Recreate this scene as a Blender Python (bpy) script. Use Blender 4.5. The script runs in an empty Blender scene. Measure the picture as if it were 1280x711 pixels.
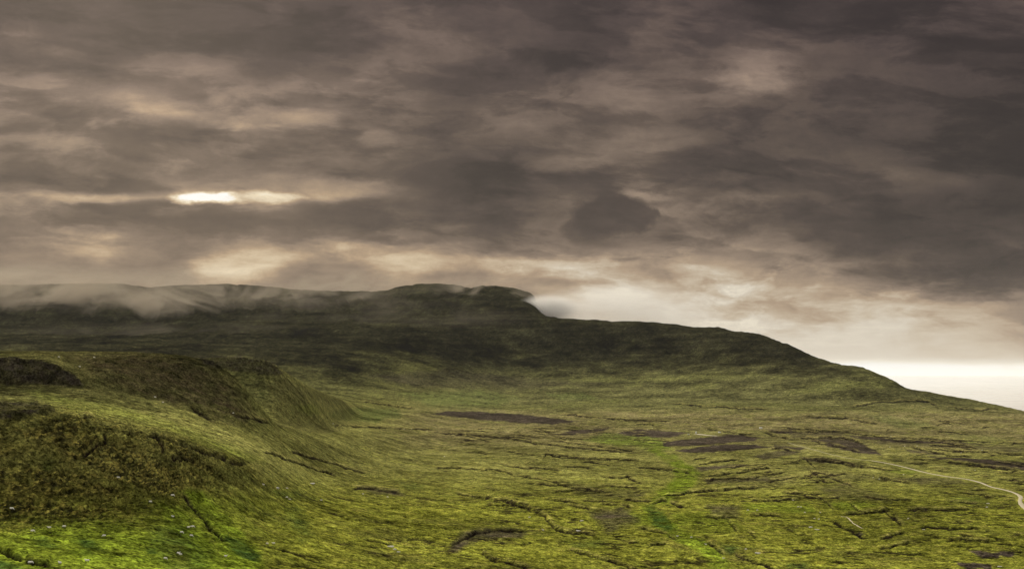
import bpy, math, random
import numpy as np
from mathutils import Vector

SC = bpy.context.scene
COL = SC.collection
R = math.radians

# ------------------------------------------------------------------ camera
CAMZ = 250.0
F = 1229.0
PITCH = math.atan(112.5 / F)
cam_d = bpy.data.cameras.new('camera')
cam = bpy.data.objects.new('camera', cam_d)
COL.objects.link(cam)
cam.location = (0, 0, CAMZ)
cam.rotation_euler = (R(90) + PITCH, 0, 0)
cam_d.sensor_width = 36
cam_d.lens = F * 36 / 1280
cam_d.clip_start = 0.5
cam_d.clip_end = 300000
SC.camera = cam
SP, CP = math.sin(PITCH), math.cos(PITCH)

# ------------------------------------------------------------------ light and exposure
SUN_EL, SUN_AZ = 23.0, -24.0          # degrees; azimuth from +Y towards +X
SUN_STRENGTH = 4.9
SKY_OVERHEAD = 0.76
EXPOSURE = 0.0
sd = bpy.data.lights.new('sun', 'SUN')
sd.energy = SUN_STRENGTH
sd.angle = R(5)
sd.color = (1.0, 0.91, 0.76)
sun = bpy.data.objects.new('sun', sd)
COL.objects.link(sun)
sdir = Vector((math.sin(R(SUN_AZ)) * math.cos(R(SUN_EL)), math.cos(R(SUN_AZ)) * math.cos(R(SUN_EL)), math.sin(R(SUN_EL))))
sun.rotation_euler = sdir.to_track_quat('Z', 'Y').to_euler()
sun.location = (-300, 800, 900)
SC.view_settings.view_transform = 'Standard'
SC.view_settings.look = 'None'
SC.view_settings.exposure = EXPOSURE
SC.view_settings.gamma = 1
SC.view_settings.use_curve_mapping = False
SC.cycles.volume_bounces = 2
SC.cycles.max_bounces = 5
SC.cycles.diffuse_bounces = 2
SC.cycles.use_denoising = True
SC.cycles.denoising_input_passes = 'RGB_ALBEDO_NORMAL'
SC.cycles.denoising_prefilter = 'ACCURATE'


def s2l(c):
    return tuple(((x / 255) / 12.92 if x / 255 <= 0.04045 else ((x / 255 + 0.055) / 1.055) ** 2.4) for x in c)


# ------------------------------------------------------------------ node helper
class NT:
    def __init__(self, tree):
        self.t = tree; self.n = tree.nodes; self.l = tree.links

    def node(self, typ, **kw):
        nd = self.n.new(typ)
        for k, v in kw.items():
            setattr(nd, k, v)
        return nd

    def put(self, sock, v):
        if isinstance(v, bpy.types.NodeSocket):
            self.l.new(v, sock)
        elif isinstance(v, (tuple, list)) and len(v) == 3 and sock.type == 'RGBA':
            sock.default_value = (*v, 1)
        else:
            sock.default_value = v

    def m(self, op, a, b=0.0, c=0.0, clamp=False):
        nd = self.node('ShaderNodeMath', operation=op, use_clamp=clamp)
        self.put(nd.inputs[0], a); self.put(nd.inputs[1], b)
        if len(nd.inputs) > 2: self.put(nd.inputs[2], c)
        return nd.outputs[0]

    def vm(self, op, a, b=(0, 0, 0)):
        nd = self.node('ShaderNodeVectorMath', operation=op)
        self.put(nd.inputs[0], a)
        if op == 'SCALE': self.put(nd.inputs['Scale'], b)
        else: self.put(nd.inputs[1], b)
        return nd.outputs['Value'] if op in ('LENGTH', 'DOT_PRODUCT') else nd.outputs[0]

    def xyz(self, x, y, z=0.0):
        nd = self.node('ShaderNodeCombineXYZ')
        self.put(nd.inputs[0], x); self.put(nd.inputs[1], y); self.put(nd.inputs[2], z)
        return nd.outputs[0]

    def sep(self, v):
        nd = self.node('ShaderNodeSeparateXYZ'); self.put(nd.inputs[0], v)
        return nd.outputs

    def noise(self, vec, scale, detail=4, rough=0.5, dist=0.0, out='Fac', dims='3D', lac=2.0):
        nd = self.node('ShaderNodeTexNoise', noise_dimensions=dims)
        self.put(nd.inputs['Vector'], vec)
        nd.inputs['Scale'].default_value = scale; nd.inputs['Detail'].default_value = detail
        nd.inputs['Roughness'].default_value = rough; nd.inputs['Distortion'].default_value = dist
        nd.inputs['Lacunarity'].default_value = lac
        return nd.outputs[out]

    def mr(self, v, a, b, c=0.0, d=1.0, smooth=False):
        nd = self.node('ShaderNodeMapRange')
        if smooth: nd.interpolation_type = 'SMOOTHSTEP'
        self.put(nd.inputs['Value'], v)
        for i, x in zip(('From Min', 'From Max', 'To Min', 'To Max'), (a, b, c, d)): self.put(nd.inputs[i], x)
        return nd.outputs['Result']

    def mix(self, fac, a, b, blend='MIX'):
        nd = self.node('ShaderNodeMix', data_type='RGBA', blend_type=blend)
        self.put(nd.inputs[0], fac); self.put(nd.inputs[6], a); self.put(nd.inputs[7], b)
        return nd.outputs[2]

    def mixf(self, fac, a, b):
        nd = self.node('ShaderNodeMix', data_type='FLOAT')
        self.put(nd.inputs[0], fac); self.put(nd.inputs[2], a); self.put(nd.inputs[3], b)
        return nd.outputs[0]

    def ramp(self, v, stops, interp='LINEAR'):
        nd = self.node('ShaderNodeValToRGB'); self.put(nd.inputs[0], v)
        cr = nd.color_ramp; cr.interpolation = interp
        while len(cr.elements) < len(stops): cr.elements.new(0.5)
        for e, (p, c) in zip(cr.elements, stops):
            e.position = p
            e.color = (*c, 1) if isinstance(c, tuple) else (c, c, c, 1)
        return nd.outputs[0]


# ------------------------------------------------------------------ sky: broken stratus lit from behind, a function of direction
def v2t(v):
    c = 355.5 - v
    return (F * SP + c * CP) / (F * CP - c * SP)


world = bpy.data.worlds.new('World')
SC.world = world
world.use_nodes = True
W = NT(world.node_tree)
for n_ in list(W.n): W.n.remove(n_)
gd = W.node('ShaderNodeTexCoord').outputs['Generated']
nrm = W.vm('NORMALIZE', gd)
dx, dy, dz = W.sep(nrm)
ysafe = W.m('MAXIMUM', dy, 0.12)
A0 = W.m('DIVIDE', dx, ysafe)
T0 = W.m('DIVIDE', dz, ysafe)
# cloud-plane coordinates (perspective streaks near the horizon)
zz = W.m('ADD', W.m('MAXIMUM', dz, 0.0), 0.085)
cp = W.xyz(W.m('DIVIDE', dx, zz), W.m('DIVIDE', dy, zz))
flat = W.xyz(A0, W.m('MULTIPLY', T0, 2.4))
w1 = W.vm('SUBTRACT', W.noise(flat, 4.0, 5, 0.56, out='Color'), (0.5, 0.5, 0.5))
w2 = W.vm('SUBTRACT', W.noise(cp, 1.1, 5, 0.58, out='Color'), (0.5, 0.5, 0.5))
wa = W.vm('ADD', W.vm('SCALE', w1, 0.075), W.vm('SCALE', w2, 0.04))
wx, wy, wz = W.sep(wa)
fade = W.mr(T0, 0.006, 0.07, 0.10, 1.0, True)       # the horizon itself stays level
A = W.m('ADD', A0, wx)
T = W.m('ADD', T0, W.m('MULTIPLY', W.m('MULTIPLY', wy, 0.42), fade))
ROWS = [0, 20, 40, 60, 80, 100, 120, 140, 160, 180, 200, 220, 235, 245, 255, 275, 300, 320, 340, 360, 400, 430, 447, 458, 468]
SKY = {
    0:    [88, 83, 108, 102, 96, 120, 112, 112, 105, 105, 95, 82, 95, 130, 120, 110, 115, 103, 108, 125, 130, 130, 140, 150, 160],
    80:   [88, 86, 100, 112, 92, 110, 122, 112, 112, 145, 100, 90, 98, 160, 118, 110, 120, 135, 115, 125, 130, 130, 140, 150, 160],
    160:  [90, 88, 80, 95, 100, 105, 150, 125, 118, 122, 118, 110, 115, 185, 120, 115, 155, 160, 125, 122, 130, 130, 140, 150, 160],
    240:  [88, 86, 82, 88, 110, 120, 108, 155, 102, 110, 125, 130, 155, 235, 150, 115, 130, 140, 122, 125, 130, 130, 140, 150, 160],
    320:  [90, 88, 84, 78, 88, 110, 120, 145, 125, 110, 120, 125, 150, 230, 170, 125, 150, 175, 165, 130, 130, 130, 140, 150, 160],
    400:  [92, 88, 84, 82, 95, 108, 112, 138, 120, 125, 138, 115, 165, 185, 122, 118, 135, 150, 135, 135, 135, 135, 140, 150, 160],
    480:  [95, 90, 88, 88, 100, 100, 105, 105, 115, 130, 115, 105, 130, 130, 110, 115, 120, 155, 165, 132, 135, 135, 140, 150, 160],
    560:  [98, 92, 95, 92, 90, 85, 85, 84, 84, 85, 85, 84, 84, 86, 100, 105, 115, 135, 155, 135, 140, 140, 140, 150, 160],
    640:  [100, 98, 95, 92, 92, 98, 88, 95, 100, 84, 85, 84, 85, 85, 100, 105, 112, 122, 165, 138, 150, 150, 150, 160, 170],
    720:  [98, 92, 88, 85, 85, 92, 95, 95, 88, 90, 112, 95, 105, 114, 120, 122, 130, 135, 165, 168, 178, 180, 180, 190, 200],
    800:  [90, 95, 92, 88, 90, 95, 110, 100, 98, 118, 90, 95, 105, 128, 122, 120, 118, 136, 152, 172, 186, 190, 190, 200, 210],
    880:  [80, 90, 90, 88, 88, 95, 105, 100, 90, 85, 85, 88, 92, 95, 108, 105, 114, 135, 160, 184, 190, 195, 195, 205, 215],
    960:  [78, 85, 98, 105, 125, 135, 95, 85, 82, 80, 80, 85, 92, 118, 98, 100, 115, 130, 145, 178, 192, 198, 202, 220, 235],
    1040: [102, 105, 95, 90, 92, 90, 88, 85, 80, 80, 85, 90, 95, 90, 86, 84, 86, 98, 130, 155, 186, 194, 200, 230, 242],
    1120: [90, 85, 85, 85, 88, 85, 82, 80, 78, 80, 85, 96, 92, 82, 76, 74, 80, 90, 110, 135, 180, 190, 198, 240, 247],
    1200: [85, 80, 82, 88, 85, 86, 76, 73, 76, 72, 72, 84, 78, 75, 75, 80, 85, 90, 98, 115, 168, 183, 192, 243, 248],
    1280: [90, 85, 92, 90, 90, 78, 71, 69, 62, 60, 60, 63, 66, 68, 70, 72, 78, 86, 96, 118, 158, 178, 190, 240, 246],
}
TMAX = v2t(-10)
s_ = W.m('DIVIDE', T, TMAX, clamp=True)
lum = None
us = sorted(SKY)
for i, u in enumerate(us):
    stops = sorted([(max(0.0, min(1.0, v2t(v) / TMAX)), L / 255) for v, L in zip(ROWS, SKY[u])])
    rp = W.ramp(s_, stops, 'LINEAR')
    if lum is None:
        lum = rp
    else:
        a0, a1 = [(x - 640) / 1215 for x in (us[i - 1], u)]
        lum = W.mix(W.mr(A, a0, a1, 0, 1, True), lum, rp)
# single breaks and clumps of cloud: (u, v, half width, half height, target, strength, hardness)
SPOTS = [
    (252, 248, 38, 9, 290, 1.0, 0.3), (333, 243, 36, 10, 246, 1.0, 0.1), (425, 234, 60, 13, 160, 0.7, 0.1), (120, 243, 55, 6, 180, 0.5, 0.1), (340, 225, 60, 10, 160, 0.6, 0.0),
    (190, 133, 50, 12, 172, 0.75, 0.0), (365, 140, 60, 11, 165, 0.7, 0.1), (465, 172, 30, 12, 150, 0.7, 0.1), (80, 184, 40, 8, 150, 0.6, 0.1),
    (945, 96, 50, 12, 160, 0.8, 0.0), (825, 172, 60, 14, 128, 0.8, 0.1), (690, 206, 40, 12, 122, 0.7, 0.1),
    (340, 66, 32, 34, 76, 0.85, 0.2), (762, 268, 50, 30, 78, 0.95, -0.6), (742, 288, 42, 18, 84, 0.9, -0.5), (792, 262, 22, 12, 84, 0.9, -0.6), (820, 352, 34, 26, 138, 0.6, 0.1),
    (800, 242, 40, 5, 150, 0.7, 0.1), (700, 333, 95, 6, 185, 0.7, 0.1), (310, 330, 70, 18, 195, 0.8, 0.1), (490, 333, 90, 9, 180, 0.8, 0.1),
    (120, 322, 40, 14, 175, 0.7, 0.1), (1010, 240, 40, 5, 125, 0.6, 0.1), (1060, 252, 40, 6, 118, 0.4, 0.1),
    (20, 345, 90, 38, 104, 0.85, 0.35), (185, 345, 55, 44, 106, 0.8, 0.35), (420, 356, 80, 30, 112, 0.9, 0.4), (560, 362, 75, 22, 116, 0.8, 0.35),
    (675, 362, 50, 16, 128, 0.7, 0.3), (1095, 285, 120, 60, 72, 0.5, 0.0), (1000, 265, 60, 40, 88, 0.4, 0.1), (540, 200, 90, 50, 80, 0.4, 0.0),
    (1180, 382, 90, 8, 160, 0.5, 0.1),
]
w3 = W.vm('SUBTRACT', W.noise(flat, 9.0, 8, 0.66, out='Color'), (0.5, 0.5, 0.5))
P2 = W.vm('ADD', W.xyz(A, T), W.vm('MULTIPLY', w3, (0.10, 0.034, 0.0)))
w4 = W.vm('SUBTRACT', W.noise(W.xyz(A0, W.m('MULTIPLY', T0, 1.3)), 17.0, 9, 0.66, out='Color'), (0.5, 0.5, 0.5))
P3 = W.vm('ADD', W.xyz(A0, T0), W.vm('MULTIPLY', w4, (0.060, 0.040, 0.0)))
# layered decks with torn edges
def deck(lum, vec, scale, lo, hi, dark, light, det):
    nz = W.noise(vec, scale, det, 0.6, 0.25)
    m = W.mr(nz, lo, hi, light, dark, True)
    m = W.mixf(W.mr(T0, 0.01, 0.10, 0.15, 1.0, True), 1.0, m)
    return W.vm('SCALE', lum, m)
lum = deck(lum, W.xyz(A, W.m('MULTIPLY', T, 2.7), 1.7), 3.1, 0.47, 0.56, 0.86, 1.10, 9)
lum = deck(lum, W.xyz(W.m('ADD', A, W.m('MULTIPLY', T0, 0.8)), W.m('MULTIPLY', T, 3.4), 4.3), 6.5, 0.46, 0.57, 0.90, 1.08, 9)
for (u, v, rx, ry, tgt, k, hard) in SPOTS:
    P = P3 if hard < -0.2 else P2
    d = W.vm('LENGTH', W.vm('MULTIPLY', W.vm('SUBTRACT', P, ((u - 640) / 1215, v2t(v), 0)), (1215 / rx, 1229 / ry, 0)))
    if hard < -0.2:                                   # a small heap cloud: crisp top, base trailing off in rain
        fall = W.m('MULTIPLY', W.mr(d, 1.15, 0.72, 0, 1, True), W.mr(W.sep(P2)[1], v2t(312), v2t(272), 0, 1, True))
    else:
        fall = W.mr(d, 1.5, 0.25 + hard, 0, 1, True)
    lum = W.mix(W.m('MULTIPLY', fall, k), lum, (tgt / 255,) * 3)
# texture of the cloud base
det = W.m('SUBTRACT', W.noise(cp, 2.2, 7, 0.6), 0.5)
det2 = W.m('SUBTRACT', W.noise(W.xyz(A, W.m('MULTIPLY', T, 3.0)), 9.0, 9, 0.66), 0.5)
det3 = W.m('SUBTRACT', W.noise(W.xyz(W.m('ADD', A, 3.1), W.m('MULTIPLY', T, 1.6)), 26.0, 7, 0.7), 0.5)
dd = W.m('ADD', W.m('ADD', W.m('MULTIPLY', det, 0.42), W.m('MULTIPLY', det2, 0.55)), W.m('MULTIPLY', det3, 0.30))
dd = W.m('MULTIPLY', dd, W.mr(T0, 0.0, 0.1, 0.05, 1.0, True))
lumv = W.m('MULTIPLY', W.node('ShaderNodeRGBToBW').outputs[0], 1.0)
rgb2bw = [n_ for n_ in W.n if n_.bl_idname == 'ShaderNodeRGBToBW'][0]
W.l.new(lum, rgb2bw.inputs[0])
L = W.m('MULTIPLY', lumv, W.m('ADD', 1.0, dd))
L = W.m('MULTIPLY', L, W.mr(T0, 0.06, 0.18, 1.0, 0.85, True))
L = W.m('MULTIPLY', L, W.mr(W.m('ADD', A0, W.m('MULTIPLY', T0, 0.6)), 0.25, 0.72, 1.0, 0.86, True))
L = W.mixf(W.mr(T0, 0.05, 0.12, 0, 1, True), L, W.m('ADD', W.m('MULTIPLY', W.m('SUBTRACT', L, 0.38), 1.13), 0.38))
L = W.m('MAXIMUM', L, 0.12)
CR = [(34, (44, 37, 35)), (50, (56, 48, 44)), (70, (77, 66, 60)), (85, (93, 80, 70)), (100, (111, 96, 84)), (125, (141, 123, 106)), (150, (172, 150, 126)),
      (175, (196, 180, 157)), (195, (211, 200, 182)), (215, (230, 220, 200)), (240, (247, 244, 236)), (255, (255, 252, 246))]
clear = W.ramp(L, [(p / 255, s2l(c)) for p, c in CR])
purple = W.mix(W.m('MULTIPLY', W.mr(T0, 0.2, 0.40, 0, 1, True), 0.8), clear, W.mix(1.0, clear, (1.0, 0.95, 1.07), 'MULTIPLY'))
purple = W.mix(W.m('MULTIPLY', W.mr(A0, 0.12, -0.12, 0, 1, True), W.m('MULTIPLY', W.m('MULTIPLY', W.mr(L, 0.42, 0.75, 0, 1), W.mr(L, 0.95, 0.82, 0, 1)), W.mr(T0, 0.02, 0.1, 0, 1))), purple, W.mix(1.0, purple, (1.06, 0.99, 0.86), 'MULTIPLY'))
purple = W.mix(W.m('MULTIPLY', W.mr(T0, 0.022, 0.008, 0, 1, True), W.mr(L, 0.80, 0.92, 0, 1)), purple, (0.92, 0.93, 0.93))
# overhead and behind the viewer the deck is thin and bright
front = W.m('MULTIPLY', W.mr(dy, 0.30, 0.62, 0, 1, True), W.mr(T0, 0.66, 0.42, 0, 1, True))
ovn = W.noise(cp, 0.8, 4, 0.5)
over = W.mix(ovn, (SKY_OVERHEAD * 0.62, SKY_OVERHEAD * 0.60, SKY_OVERHEAD * 0.56), (SKY_OVERHEAD * 1.35, SKY_OVERHEAD * 1.28, SKY_OVERHEAD * 1.15))
low = W.mr(dz, 0.0, 0.5, 0.35, 1.0, True)
over = W.vm('SCALE', over, low)
cloud = W.mix(front, over, purple)
sky = W.node('ShaderNodeTexSky', sky_type='NISHITA', sun_disc=False)
sky.sun_elevation = R(SUN_EL); sky.sun_rotation = R(SUN_AZ); sky.air_density = 1.0; sky.dust_density = 3.0
BG = 0.1
mixw = W.mix(0.985, sky.outputs[0], W.vm('SCALE', cloud, 1 / BG))
bg = W.node('ShaderNodeBackground'); bg.inputs['Strength'].default_value = BG
W.put(bg.inputs['Color'], mixw)
W.l.new(bg.outputs[0], W.node('ShaderNodeOutputWorld').inputs[0])
world.cycles.sampling_method = 'MANUAL'
world.cycles.sample_map_resolution = 512


# ------------------------------------------------------------------ numpy noise
def _hash(ix, iy, seed):
    h = (ix.astype(np.int64) * 374761393 + iy.astype(np.int64) * 668265263 + seed * 974634533) & 0xFFFFFFFF
    h = ((h ^ (h >> 13)) * 1274126177) & 0xFFFFFFFF
    return ((h ^ (h >> 16)) & 0xFFFFFF).astype(np.float32) / 16777216.0


def gnoise(x, y, seed=0):
    ix = np.floor(x); iy = np.floor(y)
    fx = (x - ix).astype(np.float32); fy = (y - iy).astype(np.float32)
    ix = ix.astype(np.int64); iy = iy.astype(np.int64)
    u = fx * fx * fx * (fx * (fx * 6 - 15) + 10); v = fy * fy * fy * (fy * (fy * 6 - 15) + 10)

    def g(ox, oy):
        a = _hash(ix + ox, iy + oy, seed) * (2 * np.pi)
        return np.cos(a) * (fx - ox) + np.sin(a) * (fy - oy)
    a = g(0, 0); b = g(1, 0); c = g(0, 1); d = g(1, 1)
    return ((a + (b - a) * u) * (1 - v) + (c + (d - c) * u) * v) * 1.5


def fbm(x, y, wl, octs=4, gain=0.5, seed=0):
    s = np.zeros(x.shape, np.float32); amp = 1.0; tot = 0
    for o in range(octs):
        f = (2.03 ** o) / wl
        s += amp * gnoise(x * f + o * 17.3, y * f - o * 9.1, seed + o * 7)
        tot += amp; amp *= gain
    return s / tot


def sstep(a, b, x):
    t = np.clip((x - a) / (b - a), 0, 1)
    return t * t * (3 - 2 * t)


# ------------------------------------------------------------------ terrain: elevation knots along each line of sight, from the survey of the view
K = [  # (name, smoothing in px, [(u, v)...], [(u, Y)...])
    ('near', 20, [(-250, 1150), (1500, 1150)], [(-250, 60), (1500, 60)]),
    ('low', 20, [(-250, 850), (1500, 850)], [(-250, 130), (0, 140), (300, 190), (640, 280), (1500, 310)]),
    ('edge', 20, [(-250, 711), (1500, 711)], [(-250, 245), (0, 250), (100, 265), (200, 290), (300, 325), (400, 370), (500, 410), (640, 450), (800, 480), (1000, 506), (1500, 520)]),
    ('a', 20, [(-250, 655), (1500, 655)], [(-250, 300), (0, 310), (100, 325), (200, 345), (300, 395), (400, 470), (500, 540), (640, 600), (1280, 660), (1500, 670)]),
    ('b', 20, [(-250, 588), (0, 590), (200, 600), (300, 610), (350, 618), (400, 622), (450, 618), (500, 610), (640, 590), (1500, 590)], [(-250, 340), (0, 345), (200, 385), (300, 436), (350, 490), (400, 560), (450, 640), (500, 725), (640, 985), (1500, 1010)]),
    ('crest', 8, [(-250, 500), (0, 508), (90, 518), (150, 533), (200, 546), (250, 562), (300, 580), (350, 596), (400, 604), (450, 599), (500, 590), (640, 562), (1500, 560)], [(-250, 395), (0, 400), (90, 405), (150, 410), (200, 420), (250, 437), (300, 472), (350, 535), (400, 640), (450, 755), (500, 880), (640, 1290), (1500, 1330)]),
    ('bench', 14, [(-250, 498), (0, 504), (90, 510), (150, 522), (200, 533), (250, 547), (300, 561), (350, 573), (400, 580), (450, 576), (500, 569), (640, 545), (1500, 545)], [(-250, 440), (0, 440), (90, 455), (150, 470), (200, 480), (250, 500), (300, 535), (350, 610), (400, 760), (450, 900), (500, 1060), (640, 1620), (1500, 1620)]),
    ('cragfoot', 12, [(-250, 480), (0, 481), (60, 482), (100, 484), (150, 490), (200, 500), (250, 515), (300, 530), (350, 550), (400, 560), (500, 545), (640, 525), (1135, 525), (1280, 535), (1500, 560)], [(-250, 555), (0, 560), (100, 570), (150, 590), (200, 610), (250, 630), (300, 650), (350, 700), (400, 830), (450, 1060), (500, 1300), (640, 2150), (1150, 2100), (1280, 1800), (1500, 1500)]),
    ('cragtop', 6, [(-250, 448), (0, 449), (60, 449), (75, 457), (95, 468), (120, 466), (160, 464), (200, 467), (250, 477), (300, 502), (330, 522), (350, 540), (400, 550), (500, 532), (640, 512), (1000, 510), (1135, 513), (1280, 525), (1500, 552)], [(-250, 565), (0, 572), (90, 582), (150, 620), (200, 660), (250, 690), (300, 700), (350, 760), (400, 890), (450, 1190), (500, 1500), (640, 2700), (1135, 2400), (1280, 2000), (1500, 1700)]),
    ('spur', 5, [(-250, 438), (0, 440), (100, 440), (180, 441), (230, 444), (260, 450), (290, 468), (310, 488), (325, 508), (340, 526), (350, 534), (400, 543), (500, 524), (640, 507), (900, 505), (1135, 508), (1280, 519), (1500, 548)], [(-250, 690), (0, 700), (180, 720), (260, 730), (325, 740), (350, 800), (400, 960), (450, 1320), (500, 1650), (640, 3000), (1135, 2600), (1280, 2250), (1500, 1900)]),
    ('dip', 10, [(-250, 500), (0, 500), (180, 540), (250, 552), (340, 529), (360, 530), (400, 532), (500, 519), (640, 503), (900, 502), (1135, 504), (1280, 517), (1500, 546)], [(-250, 850), (0, 850), (250, 850), (340, 860), (400, 1060), (450, 1450), (500, 1800), (640, 3150), (1135, 2650), (1280, 2500), (1500, 2100)]),
    ('foot3', 10, [(-250, 485), (0, 480), (200, 470), (250, 467), (300, 471), (340, 480), (360, 487), (400, 507), (450, 515), (500, 513), (640, 498), (900, 499), (1135, 502), (1280, 516), (1500, 545)], [(-250, 990), (0, 990), (340, 1000), (360, 1030), (385, 1090), (400, 1180), (420, 1300), (450, 1700), (500, 2150), (640, 3300), (1135, 2690), (1280, 2600), (1500, 2200)]),
    ('top3', 5, [(-250, 446), (200, 447), (250, 447.5), (300, 446.5), (340, 452), (352, 462), (370, 473), (385, 482), (420, 497), (450, 507), (500, 508), (640, 494), (900, 497), (1135, 500), (1280, 515.5), (1500, 543)], [(-250, 1030), (340, 1040), (360, 1090), (385, 1190), (400, 1290), (420, 1450), (450, 1900), (500, 2350), (640, 3420), (1135, 2725), (1280, 2690), (1500, 2300)]),
    ('dip3', 12, [(-250, 529), (0, 529), (340, 516), (385, 500), (420, 503), (450, 503), (500, 502), (640, 489), (800, 491), (1000, 492), (1135, 497), (1280, 515.3), (1500, 542)], [(-250, 1400), (340, 1400), (385, 1520), (420, 1800), (450, 2250), (500, 2600), (640, 3550), (1000, 2965), (1135, 2765), (1280, 2760), (1500, 2400)]),
    ('moor', 20, [(-250, 472), (0, 470), (350, 484), (450, 490), (640, 479), (800, 483), (1000, 483), (1100, 487), (1135, 492), (1200, 502), (1280, 515), (1500, 541)], [(-250, 2200), (0, 2200), (450, 2750), (640, 3750), (800, 3500), (1000, 3070), (1135, 2830), (1280, 2820), (1500, 2500)]),
    ('mid', 20, [(-250, 430), (0, 432), (200, 436), (350, 440), (450, 448), (640, 455), (800, 455), (900, 458), (1000, 465), (1060, 470), (1100, 478), (1135, 489), (1200, 500.5), (1280, 514.6), (1500, 540.5)], [(-250, 2900), (0, 2900), (450, 3350), (640, 4050), (800, 3850), (1000, 3300), (1135, 2900), (1280, 2900), (1500, 2600)]),
    ('shelf', 4, [(-250, 412), (0, 410), (100, 412), (200, 408), (300, 403), (400, 402), (500, 400), (600, 396), (640, 393), (665, 392), (700, 397.5), (750, 401), (800, 402), (850, 406), (900, 411), (945, 418), (975, 427), (1000, 438), (1020, 447), (1050, 455), (1080, 460), (1110, 472), (1135, 486.5), (1160, 489.5), (1200, 497), (1240, 505), (1262, 509.5), (1280, 514), (1340, 525), (1500, 552)], [(-250, 4100), (0, 4200), (400, 4300), (665, 4500), (800, 4300), (945, 3800), (1020, 3500), (1135, 3000), (1280, 3000), (1500, 2700)]),
    ('ridge', 3, [(-250, 362), (-100, 360), (0, 357), (100, 355.5), (150, 355), (172, 358), (188, 360), (220, 357), (280, 356), (330, 359), (362, 362), (400, 364.5), (460, 365.5), (485, 364), (497, 360), (520, 357), (545, 355), (568, 357), (590, 361.5), (603, 358.5), (618, 357.5), (640, 361), (655, 364), (667, 369), (673, 382), (682, 400), (700, 412), (800, 416), (945, 430), (1020, 462), (1135, 500), (1280, 530), (1500, 570)], [(-250, 5600), (640, 5600), (680, 5400), (720, 5000), (945, 4200), (1135, 3300), (1280, 3300), (1500, 3000)]),
    ('back', 20, [(-250, 400), (640, 405), (720, 440), (945, 455), (1135, 520), (1280, 548), (1500, 590)], [(-250, 7000), (640, 7000), (945, 5200), (1135, 4000), (1280, 4000), (1500, 3600)]),
    ('sea bed', 20, [(-250, 495), (1500, 500)], [(-250, 12000), (1500, 11000)]),
]
SEG_ROWS = [4, 12, 110, 115, 115, 60, 70, 40, 50, 14, 40, 36, 12, 34, 50, 70, 60, 12, 5]
NC = 1250
U = np.linspace(-230, 1490, NC)
ufine = np.arange(-250, 1501, 1.0)


def curve(pts, sm):
    a = np.interp(ufine, [p[0] for p in pts], [p[1] for p in pts])
    r = int(3 * sm); k = np.exp(-0.5 * (np.arange(-r, r + 1) / sm) ** 2); k /= k.sum()
    return np.convolve(np.pad(a, r, mode='edge'), k, mode='valid')


def v2t_np(v):
    c = 355.5 - v
    return (F * SP + c * CP) / (F * CP - c * SP)


aa = (U - 640) / (F * CP - (355.5 - 500) * SP)         # tangent of the azimuth of each column
YK = np.zeros((len(K), NC)); ZK = np.zeros((len(K), NC))
for k, (nm, sm, vp, yp) in enumerate(K):
    cv = curve(vp, sm); cy = curve(yp, max(sm, 10)); uu = U.copy()
    for _ in range(4):
        v = np.interp(uu, ufine, cv)
        uu = 640 + aa * (F * CP - (355.5 - v) * SP)
    YK[k] = np.interp(uu, ufine, cy); ZK[k] = YK[k] * v2t_np(v)
for k in range(1, len(K)): YK[k] = np.maximum(YK[k], YK[k - 1] + 6)
h = np.diff(YK, axis=0); dl = np.diff(ZK, axis=0) / h
mk = np.zeros_like(YK)
w1_ = 2 * h[1:] + h[:-1]; w2_ = h[1:] + 2 * h[:-1]
with np.errstate(all='ignore'):
    hm = (w1_ + w2_) / (w1_ / dl[:-1] + w2_ / dl[1:])
mk[1:-1] = np.where(dl[:-1] * dl[1:] > 0, hm, 0); mk[0] = dl[0]; mk[-1] = dl[-1]
rowsY = []; rowsZ = []; split_row = 0
for k in range(len(K) - 1):
    n = SEG_ROWS[k]
    if K[k][0] == 'moor': split_row = len(rowsY)
    for j in range(n):
        q = j / n
        Y = 1.0 / ((1 - q) / YK[k] + q / YK[k + 1])
        t = (Y - YK[k]) / h[k]
        Z = ((2 * t**3 - 3 * t**2 + 1) * ZK[k] + (t**3 - 2 * t**2 + t) * h[k] * mk[k] + (-2 * t**3 + 3 * t**2) * ZK[k + 1] + (t**3 - t**2) * h[k] * mk[k + 1])
        rowsY.append(Y); rowsZ.append(Z)
rowsY.append(YK[-1]); rowsZ.append(ZK[-1])
GY = np.array(rowsY); GZ = np.array(rowsZ); GX = GY * aa[None, :]
NR = GY.shape[0]


def project(X, Y, Z):
    fd = Y * CP + Z * SP; up = -Y * SP + Z * CP
    return 640 + F * X / fd, 355.5 - F * up / fd


PU, PV = project(GX, GY, GZ)
kidx = np.repeat(np.arange(len(SEG_ROWS)), SEG_ROWS); kidx = np.append(kidx, len(SEG_ROWS) - 1)
KI = kidx[:, None] * np.ones((1, NC), int)
run = np.minimum.accumulate(PV, axis=0)
VIS = PV <= run + 1.5                                   # ground the view can reach (before detail is added)
X, Y = GX, GY


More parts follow.
